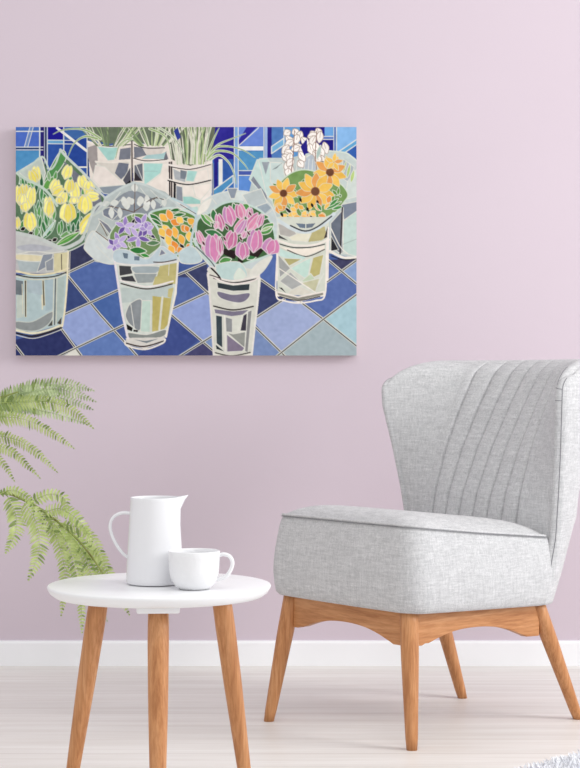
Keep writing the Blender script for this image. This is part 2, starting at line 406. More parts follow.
def paint_picture():
    P = Picture(); F, Ln, Lf = P.fill, P.line, P.leaf
    def tulip(c, x0, y0, x1, y1, w, c1, c2, oc):
        if y0 > y1 and abs(y0-y1) > abs(x0-x1): x0, y0, x1, y1 = x1, y1, x0, y0
        dx, dy = x1-x0, y1-y0; L = max(math.hypot(dx, dy), 1); nx, ny = -dy/L, dx/L
        for sg, cc in ((-1, c1), (1, c2)):
            o = w*.2*sg; Lf(c, x0+nx*o*.9, y0+ny*o*.9, x1, y1, w*.60, cc, .65, oc, o*.8, .62)
        Lf(c, x0+dx*.06, y0+dy*.06, x1, y1, w*.50, c1, .65, oc, 0, .66); Ln(c, [(x0+dx*.3, y0+dy*.3), (x1-dx*.15, y1-dy*.15)], .35, c2)
    W = (212, 212, 204); BK = (35, 33, 38); GR = (208, 208, 198)
    R = lambda c, x0, y0, x1, y1, col: F(c, [(x0, y0), (x1, y0), (x1, y1), (x0, y1)], col)
    # blue wall tiles behind
    R('A', 0, 0, 600, 516, (45, 85, 165)); R('A', 30, 30, 190, 60, (62, 105, 185)); R('A', 30, 66, 190, 160, (72, 108, 200))
    R('A', 30, 185, 190, 340, (68, 138, 190)); R('A', 195, 30, 218, 330, (38, 30, 120)); R('A', 240, 30, 338, 112, (18, 12, 150))
    R('A', 240, 118, 400, 140, (95, 155, 200)); R('A', 240, 142, 338, 330, (40, 82, 168)); R('A', 348, 30, 492, 290, (34, 72, 158))
    R('A', 348, 30, 492, 110, (60, 105, 170))
    for x in (126, 146): Ln('A', [(x, 30), (x-36, 160)], .8, W)
    F('A', [(126, 30), (146, 30), (110, 160), (90, 160)], (110, 140, 195)); Ln('A', [(126, 30), (90, 160)], .7, W); Ln('A', [(148, 30), (112, 160)], .7, W)
    for y, w, c in ((62, 1.1, W), (163, 1., W), (172, .7, BK), (181, .8, W)): Ln('A', [(30, y), (210, y)], w, c)
    for x, w, c in ((188, 1.2, W), (219, .7, GR), (227, .9, BK), (237, 1, W), (343, 1.1, W)): Ln('A', [(x, 30), (x, 330)], w, c)
    Ln('A', [(240, 118), (400, 120)], .8, W); Ln('A', [(240, 141), (400, 143)], .8, W)
    Ln('A', [(300, 40), (492, 188)], 2.6, (220, 218, 212)); Ln('A', [(420, 292), (492, 292)], 1.6, W)
    Ln('A', [(494, 30), (494, 400)], 1., W); Ln('A', [(500, 30), (500, 400)], .6, BK)
    # wall tiles right of the grass pots
    R('C', 200, 30, 600, 516, (50, 105, 180)); R('C', 215, 30, 350, 260, (42, 34, 150)); R('C', 218, 240, 242, 440, (36, 28, 140))
    R('C', 246, 240, 272, 420, (214, 212, 208)); R('C', 275, 240, 342, 370, (48, 92, 170)); R('C', 375, 30, 535, 155, (100, 132, 212))
    F('C', [(375, 120), (430, 30), (500, 30), (380, 150)], (48, 40, 160)); Ln('C', [(375, 155), (505, 38)], .9, W)
    R('C', 372, 158, 535, 186, (222, 222, 220)); R('C', 375, 190, 535, 312, (74, 142, 192)); R('C', 375, 318, 480, 342, (66, 86, 168))
    R('C', 375, 350, 535, 460, (88, 138, 212))
    for y in (314, 345): Ln('C', [(375, y), (535, y)], .9, W)
    R('C', 545, 30, 560, 300, (150, 175, 215)); R('C', 562, 30, 600, 300, (40, 30, 140)); Ln('C', [(539, 30), (539, 240)], 1., W)
    F('C', [(212, 480), (212, 440), (340, 345), (340, 390), (250, 470)], (72, 142, 192), False, .9, W)
    R('C', 348, 30, 372, 460, (118, 160, 215)); Ln('C', [(348, 30), (348, 455)], .9, W); Ln('C', [(373, 30), (373, 455)], .9, W)
    R('D', -10, 30, 8, 300, (40, 30, 140)); R('D', 8, 30, 88, 300, (70, 116, 180)); F('D', [(8, 160), (88, 105), (88, 150), (8, 205)], (105, 165, 205), False, .9, W)
    R('D', 90, 30, 200, 300, (88, 148, 208)); R('D', 190, 30, 420, 300, (28, 18, 140)); R('D', 350, 30, 408, 92, (100, 160, 220))
    Ln('D', [(330, 94), (415, 94)], .8, W); Ln('D', [(330, 114), (415, 114)], .8, W); R('D', 330, 97, 410, 111, (90, 120, 190))
    Ln('D', [(88, 30), (88, 250)], 1., W); R('D', 409, 30, 424, 300, (78, 110, 180)); Ln('D', [(409, 30), (409, 220)], .7, W); Ln('D', [(427, 30), (427, 220)], 1, W)
    R('D', 430, 30, 600, 300, (128, 178, 228)); F('D', [(430, 200), (600, 85), (600, 120), (465, 210)], (88, 158, 205), False, .9, W)
    F('D', [(470, 210), (600, 120), (600, 330), (540, 250)], (50, 98, 180)); Ln('D', [(465, 208), (600, 118)], .9, W)
    # floor tiles
    T = lambda col, *p: F('Z', list(p), tuple(.86*v+.14*(sum(col)/3)+2 for v in col))
    T((60, 88, 160), (14, 235), (357, 235), (357, 356), (14, 356))
    T((52, 56, 96), (60, 240), (88, 240), (92, 262), (60, 275)); T((66, 96, 170), (60, 275), (91, 261), (120, 255), (120, 290), (92, 302))
    T((52, 72, 135), (60, 270), (68, 276), (91, 303), (60, 316)); T((132, 152, 210), (60, 316), (91, 303), (113, 329), (77, 346), (60, 327))
    T((58, 95, 170), (93, 302), (120, 290), (124, 324), (113, 329), (92, 304)); T((80, 114, 186), (77, 346), (113, 329), (137, 356), (80, 356))
    T((44, 54, 116), (14, 340), (60, 327), (76, 347), (58, 356), (14, 356)); T((212, 210, 198), (62, 356), (77, 348), (82, 356))
    T((50, 58, 106), (172, 276), (206, 262), (212, 300), (191, 278)); T((74, 100, 172), (170, 279), (191, 277), (206, 293), (170, 310))
    T((128, 148, 208), (170, 311), (206, 294), (216, 300), (214, 350), (170, 315)); T((54, 74, 150), (160, 310), (200, 339), (176, 356), (136, 356), (150, 345))
    T((64, 62, 112), (184, 356), (203, 341), (216, 352), (216, 356)); T((110, 138, 192), (203, 341), (212, 335), (214, 350))
    T((76, 106, 180), (250, 276), (278, 250), (278, 290), (258, 277)); T((58, 68, 122), (245, 276), (259, 277), (282, 292), (282, 302), (252, 321))
    T((150, 166, 212), (252, 320), (282, 300), (301, 302), (323, 319), (280, 353)); T((112, 138, 192), (250, 322), (284, 356), (246, 356))
    T((74, 100, 172), (300, 302), (328, 262), (357, 270), (357, 294), (323, 319)); T((150, 190, 202), (323, 319), (357, 294), (357, 346))
    T((150, 170, 176), (323, 319), (357, 346), (357, 356), (278, 356)); T((120, 150, 200), (343, 271), (357, 260), (357, 284)); T((60, 60, 100), (328, 260), (357, 258), (342, 272))
    for g in (((66, 274), (100, 315), (137, 356)), ((60, 316), (122, 288)), ((59, 326), (82, 357)), ((56, 357), (125, 324)), ((14, 344), (24, 357)), ((60, 276), (94, 260)),
              ((165, 312), (212, 290)), ((185, 272), (215, 300)), ((168, 312), (216, 353)), ((176, 358), (218, 332)), ((172, 277), (212, 260)),
              ((250, 321), (284, 299)), ((248, 320), (286, 357)), ((250, 272), (284, 296)), ((298, 300), (323, 319), (358, 347)), ((275, 357), (323, 319), (358, 293)),
              ((322, 285), (358, 259)), ((328, 260), (358, 285))): P.grout(list(g))
    # white pots with grass at the top
    IV = (214, 204, 194); MT = (158, 204, 196); SL = (118, 122, 134)
    for (x0, x1, y0, y1) in ((87, 131, 141, 190), (131, 174, 141, 200), (172, 212, 158, 215)):
        F('Z', [(x0, y0), ((x0+x1)/2, y0+5), (x1, y0), (x1-1, y1), (x0+3, y1)], IV)
    F('B', [(-50, 165), (10, 145), (15, 260), (-5, 300), (40, 410), (0, 380), (-50, 230)], (150, 142, 140))
    F('B', [(10, 160), (150, 165), (120, 245), (80, 250)], MT, False, .5); F('B', [(160, 175), (230, 165), (225, 240), (150, 245)], SL)
    F('B', [(0, 262), (220, 255), (210, 290), (190, 360), (150, 380), (60, 300)], (206, 200, 190), False, .5)
    F('B', [(150, 262), (215, 270), (205, 330), (165, 370), (125, 330)], (108, 114, 130)); F('B', [(0, 280), (60, 290), (190, 410), (30, 415), (-20, 370)], (218, 208, 200), False, .6)
    F('B', [(20, 420), (190, 405), (200, 430), (110, 470), (50, 460)], (140, 152, 162), False, .6); F('B', [(175, 375), (225, 290), (230, 390), (205, 420)], (88, 88, 100), False, .5)
    Ln('B', [(0, 255), (110, 262), (225, 250)], 1.5, (218, 210, 200)); Ln('B', [(-50, 128), (80, 160), (225, 140)], 2.2, (222, 214, 206)); Ln('B', [(0, 146), (100, 158), (225, 146)], .8, BK)
    F('B', [(248, 160), (300, 165), (330, 215), (250, 235)], SL); F('B', [(300, 165), (445, 175), (420, 210), (335, 215)], (205, 196, 188))
    F('B', [(330, 215), (430, 205), (460, 190), (440, 240), (300, 238)], (156, 190, 190)); F('B', [(440, 240), (455, 190), (470, 240)], (112, 112, 122))
    F('B', [(310, 265), (435, 268), (420, 330), (315, 410)], MT, False, .5); F('B', [(435, 270), (465, 265), (465, 480), (400, 450), (330, 405), (420, 340)], (222, 212, 202), False, .5)
    F('B', [(250, 280), (305, 265), (308, 385), (250, 370)], (106, 110, 120), False, .5); Ln('B', [(262, 275), (310, 390)], .7); Ln('B', [(315, 318), (400, 318)], .5, (150, 180, 176))
    F('B', [(252, 320), (300, 380), (250, 380)], (50, 44, 52)); Ln('B', [(245, 240), (330, 258), (470, 250)], 2, (222, 214, 206)); Ln('B', [(245, 234), (330, 252), (460, 242)], .7, BK)
    Ln('B', [(245, 135), (320, 160), (450, 160)], 2.2, (222, 214, 206)); Ln('B', [(250, 145), (320, 168), (445, 168)], .8, BK)
    Ln('B', [(233, 100), (235, 390)], 1.8, (190, 180, 170)); Ln('B', [(235, 100), (237, 380)], 1.1, (50, 36, 40)); F('B', [(195, 400), (225, 375), (230, 400), (205, 420)], (20, 18, 22))
    F('B', [(472, 260), (495, 255), (497, 490), (475, 490)], (62, 50, 54)); Ln('B', [(484, 258), (486, 490)], .6, (200, 190, 180)); Ln('B', [(467, 258), (468, 480)], .9, (220, 212, 204))
    F('B', [(505, 390), (520, 400), (516, 500), (503, 500)], (25, 22, 28)); F('B', [(500, 300), (580, 340), (580, 390), (510, 370)], (168, 172, 176), False, .5)
    # third pot (C left)
    F('C', [(0, 310), (50, 320), (30, 370), (0, 365)], (120, 130, 140)); F('C', [(45, 312), (110, 318), (85, 385), (35, 380)], MT, False, .5)
    F('C', [(112, 318), (195, 295), (195, 375), (88, 385)], (222, 212, 202), False, .5); Ln('C', [(175, 300), (185, 375)], .6)
    F('C', [(15, 410), (80, 415), (95, 480), (15, 470)], (216, 208, 198), False, .5); F('C', [(80, 412), (195, 395), (190, 440), (130, 500), (98, 480)], (226, 216, 206), False, .5)
    F('C', [(10, 480), (70, 480), (130, 505), (130, 530), (10, 530)], (152, 202, 192), False, .5); F('C', [(130, 505), (195, 430), (200, 516)], (220, 212, 204), False, .5)
    F('B', [(520, 410), (560, 420), (565, 516), (520, 500)], (140, 146, 156), False, .5)
    Ln('C', [(-80, 275), (60, 300), (200, 265)], 2, (222, 214, 206)); Ln('C', [(-60, 290), (60, 306), (195, 275)], .8, BK)
    Ln('C', [(-80, 370), (50, 405), (195, 382)], 2, (216, 210, 200)); Ln('C', [(-80, 378), (50, 404), (195, 376)], 1.1, BK)
    Ln('C', [(207, 270), (212, 490)], 1.4, (150, 150, 152))
    # grass
    rng = np.random.RandomState(3)
    G3 = [(176, 194, 138), (140, 166, 112), (202, 208, 180), (212, 208, 194), (110, 130, 94), (206, 204, 188)]
    F('Z', [(84, 126), (178, 126), (176, 144), (152, 146), (134, 141), (110, 144), (88, 140)], (104, 116, 96))
    F('Z', [(168, 126), (215, 126), (212, 160), (190, 166), (172, 160)], (96, 104, 84))
    for i in range(64):
        bx = rng.uniform(88, 130) if i % 2 else rng.uniform(133, 172); cx = 108 if i % 2 else 152
        Ln('Z', [(cx+(bx-cx)*.7, 146), (bx+(bx-cx)*.3, 136), (bx+(bx-cx)*.9+rng.uniform(-3, 3), 125)], 1.3, G3[rng.randint(6)], .7)
    for i in range(40):
        g = rng.uniform(-1, 1); Ln('Z', [(191+g*15, 164), (191+g*17+rng.uniform(-2, 2), 145), (191+g*22+rng.uniform(-4, 4), 125)], 1.5, G3[rng.randint(6)], .8)
    F('B', [(505, 60), (530, 35), (550, 100), (530, 120)], (45, 60, 150))
    def blade(c, pts, w=1.7, col=(172, 192, 132)):
        Ln(c, pts, w+1.1, GR, .9); Ln(c, pts, w, col, .4); Ln(c, pts, .4, (110, 150, 90))
    blade('A', [(580, 110), (500, 60), (420, 45), (330, 55), (275, 80)], 2); blade('A', [(560, 110), (480, 95), (410, 140), (370, 225)], 2)
    blade('B', [(235, 110), (190, 120), (150, 160), (130, 235)], 1.4); blade('B', [(350, 45), (430, 80), (470, 130), (490, 240)], 1.8); blade('B', [(400, 30), (500, 100), (560, 190), (580, 260)], 1.8, (196, 200, 178))
    blade('C', [(190, 215), (240, 150), (330, 110), (420, 75)], 1.7); blade('C', [(180, 230), (230, 165), (320, 160), (410, 185), (480, 230)], 2); blade('C', [(175, 240), (230, 190), (330, 200), (400, 260), (435, 305)], 2.2)
    blade('C', [(190, 245), (250, 215), (310, 260), (345, 330), (360, 400)], 2.2, (190, 200, 168)); blade('C', [(170, 220), (215, 110), (250, 40)], 1.8); blade('C', [(160, 200), (180, 100), (190, 35)], 1.6, (200, 204, 186))
    # white blossom stalks, glass wrap on the right
    PG = (178, 194, 194)
    F('Z', [(246, 205), (252, 178), (259, 158), (290, 158), (320, 150), (336, 152), (345, 158), (357, 170), (357, 258), (320, 252), (300, 240), (270, 215)], (180, 192, 190))
    F('C', [(445, 370), (495, 245), (560, 235), (600, 300), (600, 516), (560, 480), (470, 400)], (182, 204, 198), False, 1., (200, 208, 200))
    F('C', [(525, 260), (575, 258), (550, 340)], (150, 158, 166)); F('C', [(470, 350), (555, 470), (560, 500), (455, 375)], (128, 134, 146)); Ln('C', [(505, 250), (555, 470)], .8)
    F('D', [(0, 260), (80, 265), (95, 370), (20, 420), (0, 380)], (190, 206, 202), False, .7); F('D', [(210, 240), (280, 200), (300, 330), (200, 320)], (166, 176, 186), False, .7)
    F('D', [(320, 200), (460, 195), (520, 220), (570, 290), (575, 516), (450, 500), (400, 330)], (180, 192, 188), True, 1.2, (198, 208, 196))
    F('D', [(470, 240), (540, 290), (520, 400), (460, 360)], (168, 178, 184), False, .6); F('D', [(500, 380), (560, 300), (562, 480), (480, 500)], (196, 206, 200), False, .6)
    for x in (225, 250, 275): Ln('D', [(x, 240), (x-8, 330)], .8, (205, 208, 204))
    Ln('D', [(130, 230), (150, 340)], .8); Ln('D', [(175, 240), (165, 340)], .8); F('D', [(10, 310), (80, 262), (40, 300)], (130, 140, 142))
    for (x, y, dx, dy) in ((150, 45, 22, 40), (130, 60, -40, 20), (200, 60, -20, 50), (100, 90, 50, 60), (175, 80, -10, 60), (150, 120, -50, 30), (200, 100, 45, 50), (120, 150, -40, 50), (165, 140, 40, 50),
                           (90, 190, 55, 20), (75, 215, 50, 30), (130, 200, -10, 60), (185, 190, 35, 60), (100, 260, 20, 60), (150, 240, -40, 40), (180, 250, 30, 40), (190, 160, -50, 20), (140, 280, -20, 70), (120, 300, -10, 45),
                           (260, 60, 30, 40), (300, 40, 20, 50), (240, 100, 60, -20), (290, 90, -30, 60), (325, 60, -10, 70), (250, 140, 20, 65), (345, 130, 20, 70), (320, 160, 15, 70), (290, 130, 10, 60), (275, 190, 45, 35), (330, 215, 10, 70), (300, 215, 15, 50)):
        Lf('D', x, y, x+dx*1.1, y+dy*1.1, 46, (232, 226, 220), .5, (170, 152, 140)); Ln('D', [(x, y), (x+dx*.6, y+dy*.6)], .35, (150, 120, 104))
    Lf('D', 300, 240, 325, 150, 26, (168, 190, 184), .5); Ln('D', [(155, 60), (150, 180), (135, 340)], .6, (130, 84, 70)); Ln('D', [(300, 60), (290, 200), (300, 330)], .6, (130, 84, 70))
    F('D', [(320, 255), (345, 255), (335, 285), (318, 275)], (30, 20, 30)); F('D', [(195, 160), (235, 110), (240, 180), (220, 220)], (35, 24, 140))
    for x, y, l, w in ((495, 330, 70, 20), (520, 360, 60, 24), (470, 300, 60, 14)): Lf('D', x, y+30, x+20, y-l+10, w, (170, 196, 110), .5)
    # sunflowers
    F('H', [(15, -30), (60, -110), (150, -180), (260, -190), (430, -120), (500, -40), (470, 20), (420, 80), (330, 120), (200, 140), (90, 110), (30, 60)], (116, 152, 84), True, 1., (196, 208, 190))
    for i in range(40):
        x = rng.uniform(30, 460); y = rng.uniform(-100, 110)
        if ((x-240)/230)**2+((y-0)/125)**2 < .9: Lf('H', x, y, x+rng.uniform(-60, 60), y+rng.uniform(-60, 60), 20, [(74, 130, 52), (134, 172, 90), (28, 24, 26), (96, 146, 60)][i % 4], .4)
    def daisy(c, x, y, r, rc, n, ph=0., cols=((232, 180, 74), (238, 190, 84), (224, 152, 76))):
        for k in range(n):
            t = ph+2*math.pi*k/n; rr = r*(1+.12*math.sin(3.1*k))
            Lf(c, x+rc*.6*math.cos(t), y+rc*.6*math.sin(t), x+rr*math.cos(t), y+rr*math.sin(t), r*.46, cols[k % len(cols)], .45, (210, 204, 176))
        F(c, [(x+rc*math.cos(a*.785), y+rc*math.sin(a*.785)) for a in range(8)], (112, 68, 44), True, .4, (180, 120, 80))
    daisy('D', 385, 325, 110, 26, 9, .3); daisy('D', 85, 460, 100, 24, 9, .1); daisy('D', 290, 448, 125, 28, 11, .2)
    daisy('D', 410, 260, 60, 1, 5, 3.6)
    for (x, y, t) in ((60, 20, 2.), (40, 40, 1.3), (170, 85, 2.8), (220, 100, .2), (140, 75, .9), (230, 70, 2.), (290, 70, 2.4), (330, 80, 1.2), (310, 95, .5), (240, 110, 3.0), (370, 20, 5.), (100, 40, 2.5), (180, 20, 2), (350, 60, 5.4)):
        Lf('H', x, y, x+60*math.cos(t), y+50*math.sin(t), 34, [(236, 172, 70), (232, 150, 66), (240, 190, 90)][int(x) % 3], .45, (214, 206, 180))
    for (x, y, t) in ((110, 95, 2.6), (150, 105, .4), (195, 108, 1.2), (215, 60, 4.), (260, 80, .9), (285, 105, 2.), (325, 60, 3.9), (80, 60, 4.), (130, 50, .8), (300, 40, 1.)):
        Lf('H', x, y, x+55*math.cos(t), y+34*math.sin(t), 30, [(236, 172, 70), (232, 150, 66), (240, 190, 90)][int(y) % 3], .45, (214, 206, 180))
    for (x, y) in ((240, 60), (265, 115), (305, 15), (75, 95), (195, 0), (270, 35)): Lf('H', x-6, y-14, x+6, y+14, 16, (30, 22, 26), 0)
    for (x0, y0, x1, y1) in ((360, 60, 460, 10), (380, 40, 440, -10), (400, 60, 470, 40), (330, 70, 300, 20)): Lf('H', x0, y0, x1, y1, 22, (72, 146, 70), .5)
    # right glass pot and side pot
    CR = (214, 206, 192)
    F('H', [(390, 150), (470, 60), (470, 340), (450, 345), (390, 300)], (106, 114, 128), False, .7); F('H', [(470, 140), (560, 60), (580, 60), (580, 370), (470, 340)], (178, 200, 192), False, .7)
    F('H', [(460, 30), (560, 10), (575, 60), (475, 130)], (120, 130, 146), False, .7); Ln('H', [(465, 50), (450, 345)], 1.4, (70, 62, 66)); Ln('H', [(472, 50), (462, 345)], .7)
    F('H', [(392, 230), (440, 320), (390, 330)], (40, 40, 48), False, .5); Ln('H', [(390, 180), (450, 300), (500, 345)], 1., (218, 214, 204)); Ln('H', [(470, 285), (560, 250)], .5, (150, 168, 160))
    Ln('H', [(385, 330), (470, 370), (580, 370)], 2.6, (222, 216, 206)); Ln('H', [(395, 360), (470, 384), (570, 378)], .9, BK)
    F('H', [(40, 110), (380, 110), (376, 300), (352, 610), (45, 600)], (196, 200, 186)); F('H', [(50, 150), (150, 190), (170, 220), (130, 240), (60, 225)], (172, 168, 162), False, .6)
    F('H', [(270, 200), (350, 170), (365, 240), (330, 260), (245, 270)], (184, 174, 120)); F('H', [(120, 240), (180, 215), (265, 215), (240, 270), (140, 262)], (222, 218, 196), False, .6)
    F('H', [(55, 225), (115, 262), (55, 245)], (70, 70, 72)); F('H', [(345, 250), (370, 170), (365, 240)], (70, 60, 62))
    Ln('H', [(50, 130), (150, 190), (240, 205), (330, 165), (410, 90)], 3.6, (196, 206, 208)); Ln('H', [(130, 165), (220, 200), (300, 175), (395, 105)], 1.3, (52, 56, 62))
    F('H', [(165, 150), (225, 155), (225, 182), (190, 178)], (100, 116, 134)); F('H', [(232, 155), (290, 150), (270, 176), (232, 182)], (112, 124, 138))
    Ln('H', [(42, 258), (150, 290), (280, 290), (378, 255)], 2.2, (224, 216, 206)); Ln('H', [(55, 282), (150, 306), (260, 304), (350, 285)], .9, BK)
    F('H', [(60, 300), (150, 315), (260, 312), (350, 292), (350, 315), (230, 362), (110, 325)], (226, 216, 202)); Ln('H', [(110, 322), (230, 364), (350, 318)], .9, (60, 54, 52))
    F('H', [(60, 310), (100, 330), (230, 368), (190, 400), (60, 360)], (180, 206, 198)); F('H', [(85, 375), (205, 380), (120, 425)], (176, 168, 112), False, .6); F('H', [(50, 350), (130, 440), (60, 500)], (158, 160, 158), False, .6)
    F('H', [(200, 400), (265, 370), (240, 516), (130, 440)], (184, 212, 200), False, .7); F('H', [(275, 370), (345, 350), (320, 480), (240, 516)], (184, 174, 110), False, .8)
    F('L', [(60, 20), (130, -40), (210, 40), (140, 75)], (160, 162, 160), False, .7); F('L', [(200, 20), (260, -30), (300, 20), (270, 50)], (184, 200, 170), False, .7)
    F('L', [(200, 30), (320, 0), (290, 90)], (186, 184, 150), False, .7); F('L', [(130, 80), (190, 50), (280, 95), (200, 110), (110, 105)], (206, 202, 188), False, .7)
    F('L', [(55, 60), (75, 62), (100, 95)], (62, 62, 62)); Ln('L', [(60, -60), (290, 92)], 1., (222, 216, 206)); Ln('L', [(345, -30), (300, 60)], .8)
    F('L', [(40, 88), (180, 122), (345, 88), (345, 112), (180, 150), (45, 112)], (140, 138, 126), False, 1.3, (224, 216, 206)); Ln('L', [(60, 118), (180, 144), (320, 118)], .9, BK)
    Ln('L', [(42, -110), (38, 110), (90, 145), (180, 160), (290, 145), (352, 110), (362, -110), (366, -250)], 1.6, (226, 218, 208)); Ln('H', [(40, 120), (45, 516)], 1.6, (224, 216, 208)); Ln('H', [(375, 180), (370, 516)], 1.8, (224, 216, 208))
    # far left bouquet
    PW = (188, 200, 196)
    F('Z', [(15, 173), (26, 167), (41, 158), (48, 172), (61, 150), (100, 190), (104, 200), (88, 240), (62, 256), (15, 245)], (92, 124, 92))
    F('A', [(50, 320), (200, 230), (225, 330), (200, 420), (80, 350)], (176, 188, 180), False, .9); F('A', [(215, 390), (320, 190), (360, 230), (300, 330)], (86, 150, 84), True, .8)
    F('A', [(340, 250), (580, 460), (600, 600), (540, 600), (400, 400)], (118, 122, 134))
    Ln('A', [(45, 325), (120, 290), (205, 225), (250, 305), (290, 270), (322, 180)], 1.9, (186, 200, 188)); Ln('A', [(322, 180), (360, 225), (470, 330), (580, 450)], 2.6, (186, 196, 190)); 
    F('A', [(60, 370), (140, 400), (100, 425), (60, 400)], (84, 150, 70), False, .6); Lf('A', 210, 440, 290, 350, 50, (96, 160, 72), .6)
    for (x0, y0, x1, y1, w, c) in ((180, 0, 160, 270, 34, 0), (240, 60, 260, 200, 60, 1), (210, 250, 290, 130, 44, 0), (430, 30, 400, 190, 60, 0), (320, 240, 420, 200, 40, 2), (160, 240, 180, 160, 30, 2), (330, 130, 320, 230, 30, 1),
                                   (100, 120, 60, 190, 30, 1), (150, 20, 200, 240, 22, 2), (370, 210, 440, 200, 24, 1), (190, -60, 250, 60, 50, 1), (200, 120, 230, 230, 24, 0)):
        Lf('E', x0, y0, x1, y1, w, [(62, 128, 74), (70, 140, 66), (110, 160, 96)][c], .6, (186, 204, 186))
    for i in range(46):
        x = rng.uniform(20, 92); y = rng.uniform(172, 240)
        if abs(y-205) < 38-abs(x-58)*.5: Lf('Z', x, y, x+rng.uniform(-3, 3), y-rng.uniform(10, 18), 3.6, [(66, 134, 74), (92, 156, 82), (48, 104, 66), (130, 168, 120)][i % 4], .55, (190, 204, 186))
    YC = [(240, 228, 110), (232, 214, 92), (244, 236, 132)]
    for (x0, y0, x1, y1, w, c) in (('A', 165, 285, 160, 400, 0), ('A', 130, 310, 165, 395, 1), ('A', 380, 280, 350, 370, 0), ('A', 300, 370, 270, 460, 0), ('A', 455, 345, 470, 430, 0), ('A', 410, 390, 420, 510, 0),
                                   ('A', 340, 420, 270, 470, 1), ('A', 530, 400, 480, 470, 1), ('A', 570, 480, 480, 480, 0), ('A', 350, 450, 320, 530, 0), ('A', 90, 400, 80, 580, 1), ('A', 140, 420, 120, 560, 0),
                                   ('A', 55, 410, 60, 540, 1), ('A', 240, 480, 260, 620, 0), ('A', 480, 470, 460, 560, 0), ('A', 385, 370, 375, 460, 1), ('A', 505, 380, 500, 440, 0)):
        cc, xx0, yy0, xx1, yy1, k = x0, y0, x1, y1, w, c
        tulip(cc, xx0, yy0, xx1, yy1, 62, YC[k], YC[(k+2) % 3], (208, 204, 170))
    for (x0, y0, x1, y1, w) in ((120, 80, 130, 205, 76), (250, 0, 245, 110, 60), (370, 20, 370, 150, 96), (480, -30, 480, 90, 86), (40, 110, 45, 190, 40), (540, 90, 450, 220, 76), (90, -10, 100, 80, 60), (310, -20, 320, 26, 50), (410, -20, 410, 24, 60), (80, -40, 70, 30, 50)):
        tulip('E', x0, y0, x1, y1, w*1.05, YC[int(x0) % 3], YC[(int(x0)+1) % 3], (206, 202, 172))
    for (x, y) in ((80, 185), (130, 215), (430, 205), (285, 255), (250, 265)): Lf('E', x-16, y+10, x+16, y-8, 26, (34, 26, 28), .4)
    Lf('E', 290, 295, 450, 205, 40, (92, 164, 74), .8); Ln('E', [(300, 285), (430, 210)], .6, (176, 204, 140)); Lf('E', 200, 250, 290, 130, 16, (172, 204, 196), .5)
    Ln('A', [(40, 330), (100, 370), (200, 420), (262, 480), (300, 540)], 2.6, (184, 202, 186)); Ln('A', [(40, 330), (60, 360), (55, 400)], 1.2, (184, 202, 186))
    # left glass
    F('E', [(30, 215), (130, 240), (330, 320), (370, 320), (372, 470), (30, 470)], (176, 176, 176)); F('E', [(38, 255), (120, 258), (190, 275), (110, 300), (40, 300)], (128, 138, 150), False, .6)
    F('E', [(40, 375), (200, 370), (170, 460), (60, 460)], (170, 182, 184)); F('E', [(40, 350), (210, 360), (190, 395), (45, 385)], (212, 202, 166), True, .8); F('E', [(280, 345), (370, 335), (360, 460), (280, 460)], (206, 198, 156))
    F('E', [(210, 350), (275, 345), (255, 420), (170, 465)], (130, 138, 150), False, .6); F('E', [(225, 400), (278, 370), (276, 455), (230, 458)], (142, 148, 156), False, .6); Ln('E', [(328, 350), (330, 450)], .8, (90, 80, 70))
    F('E', [(30, 220), (110, 235), (250, 275), (345, 325), (250, 340), (150, 330), (60, 345), (30, 335)], (190, 192, 190), True, .8); F('E', [(45, 300), (150, 285), (270, 310), (200, 330), (80, 325)], (176, 178, 186), True)
    Ln('E', [(30, 210), (160, 240), (250, 275), (340, 310), (440, 270), (470, 235)], 3.6, (190, 196, 192)); Ln('E', [(345, 335), (400, 320), (480, 275), (490, 240)], 1.2, (196, 200, 196))
    F('I', [(30, -20), (372, -30), (350, 200), (325, 300), (150, 350), (30, 330)], (166, 186, 188)); F('I', [(30, 10), (80, 20), (80, 110), (30, 105)], (112, 122, 128)); F('I', [(38, 110), (85, 110), (85, 250), (38, 260)], (186, 196, 186))
    F('I', [(100, 20), (200, 15), (200, 110), (110, 90)], (168, 184, 190)); F('I', [(35, 280), (140, 280), (270, 215), (250, 290), (160, 340), (40, 325)], (134, 140, 140), True, .7, (190, 196, 186))
    F('I', [(90, 15), (102, 15), (102, 250), (92, 250)], (72, 68, 66), False, .5, (206, 200, 170)); F('I', [(205, 15), (215, 15), (222, 175), (210, 180)], (86, 78, 66), False, .5, (206, 200, 170)); Ln('I', [(75, 40), (80, 230)], .9, (206, 202, 180)); Ln('I', [(202, 110), (205, 200)], 1.2, (214, 206, 176))
    F('I', [(225, 10), (278, 5), (270, 200), (225, 215)], (158, 178, 184)); F('I', [(285, 0), (350, -10), (335, 240), (285, 300)], (170, 186, 180)); F('I', [(300, 290), (330, 250), (325, 300)], (80, 74, 66)); F('I', [(240, 310), (270, 270), (270, 305)], (80, 80, 76))
    Ln('I', [(290, 0), (284, 300)], .9, (80, 76, 78)); Ln('I', [(280, 0), (272, 300)], .8, (206, 204, 186)); Ln('I', [(300, 0), (294, 300)], .7, (206, 204, 186))
    Ln('E', [(30, 455), (150, 480), (280, 470), (372, 440)], 1.8, (220, 208, 168)); Ln('E', [(30, 480), (150, 500), (280, 492), (368, 462)], 1.1, (66, 54, 40)); Ln('E', [(30, 492), (150, 512), (280, 504), (368, 474)], .8, (210, 204, 180))
    Ln('I', [(30, 335), (140, 355), (240, 335), (335, 300)], 2.2, (220, 214, 184)); Ln('I', [(30, 352), (140, 374), (240, 350), (330, 318)], 1.4, (50, 44, 40)); Ln('I', [(30, 364), (140, 388), (240, 364), (330, 330)], .8, GR)
    Ln('I', [(372, -170), (366, 0), (350, 200), (333, 310)], 1.9, (222, 212, 180)); Ln('I', [(384, -170), (380, 0)], .6, (216, 210, 190))
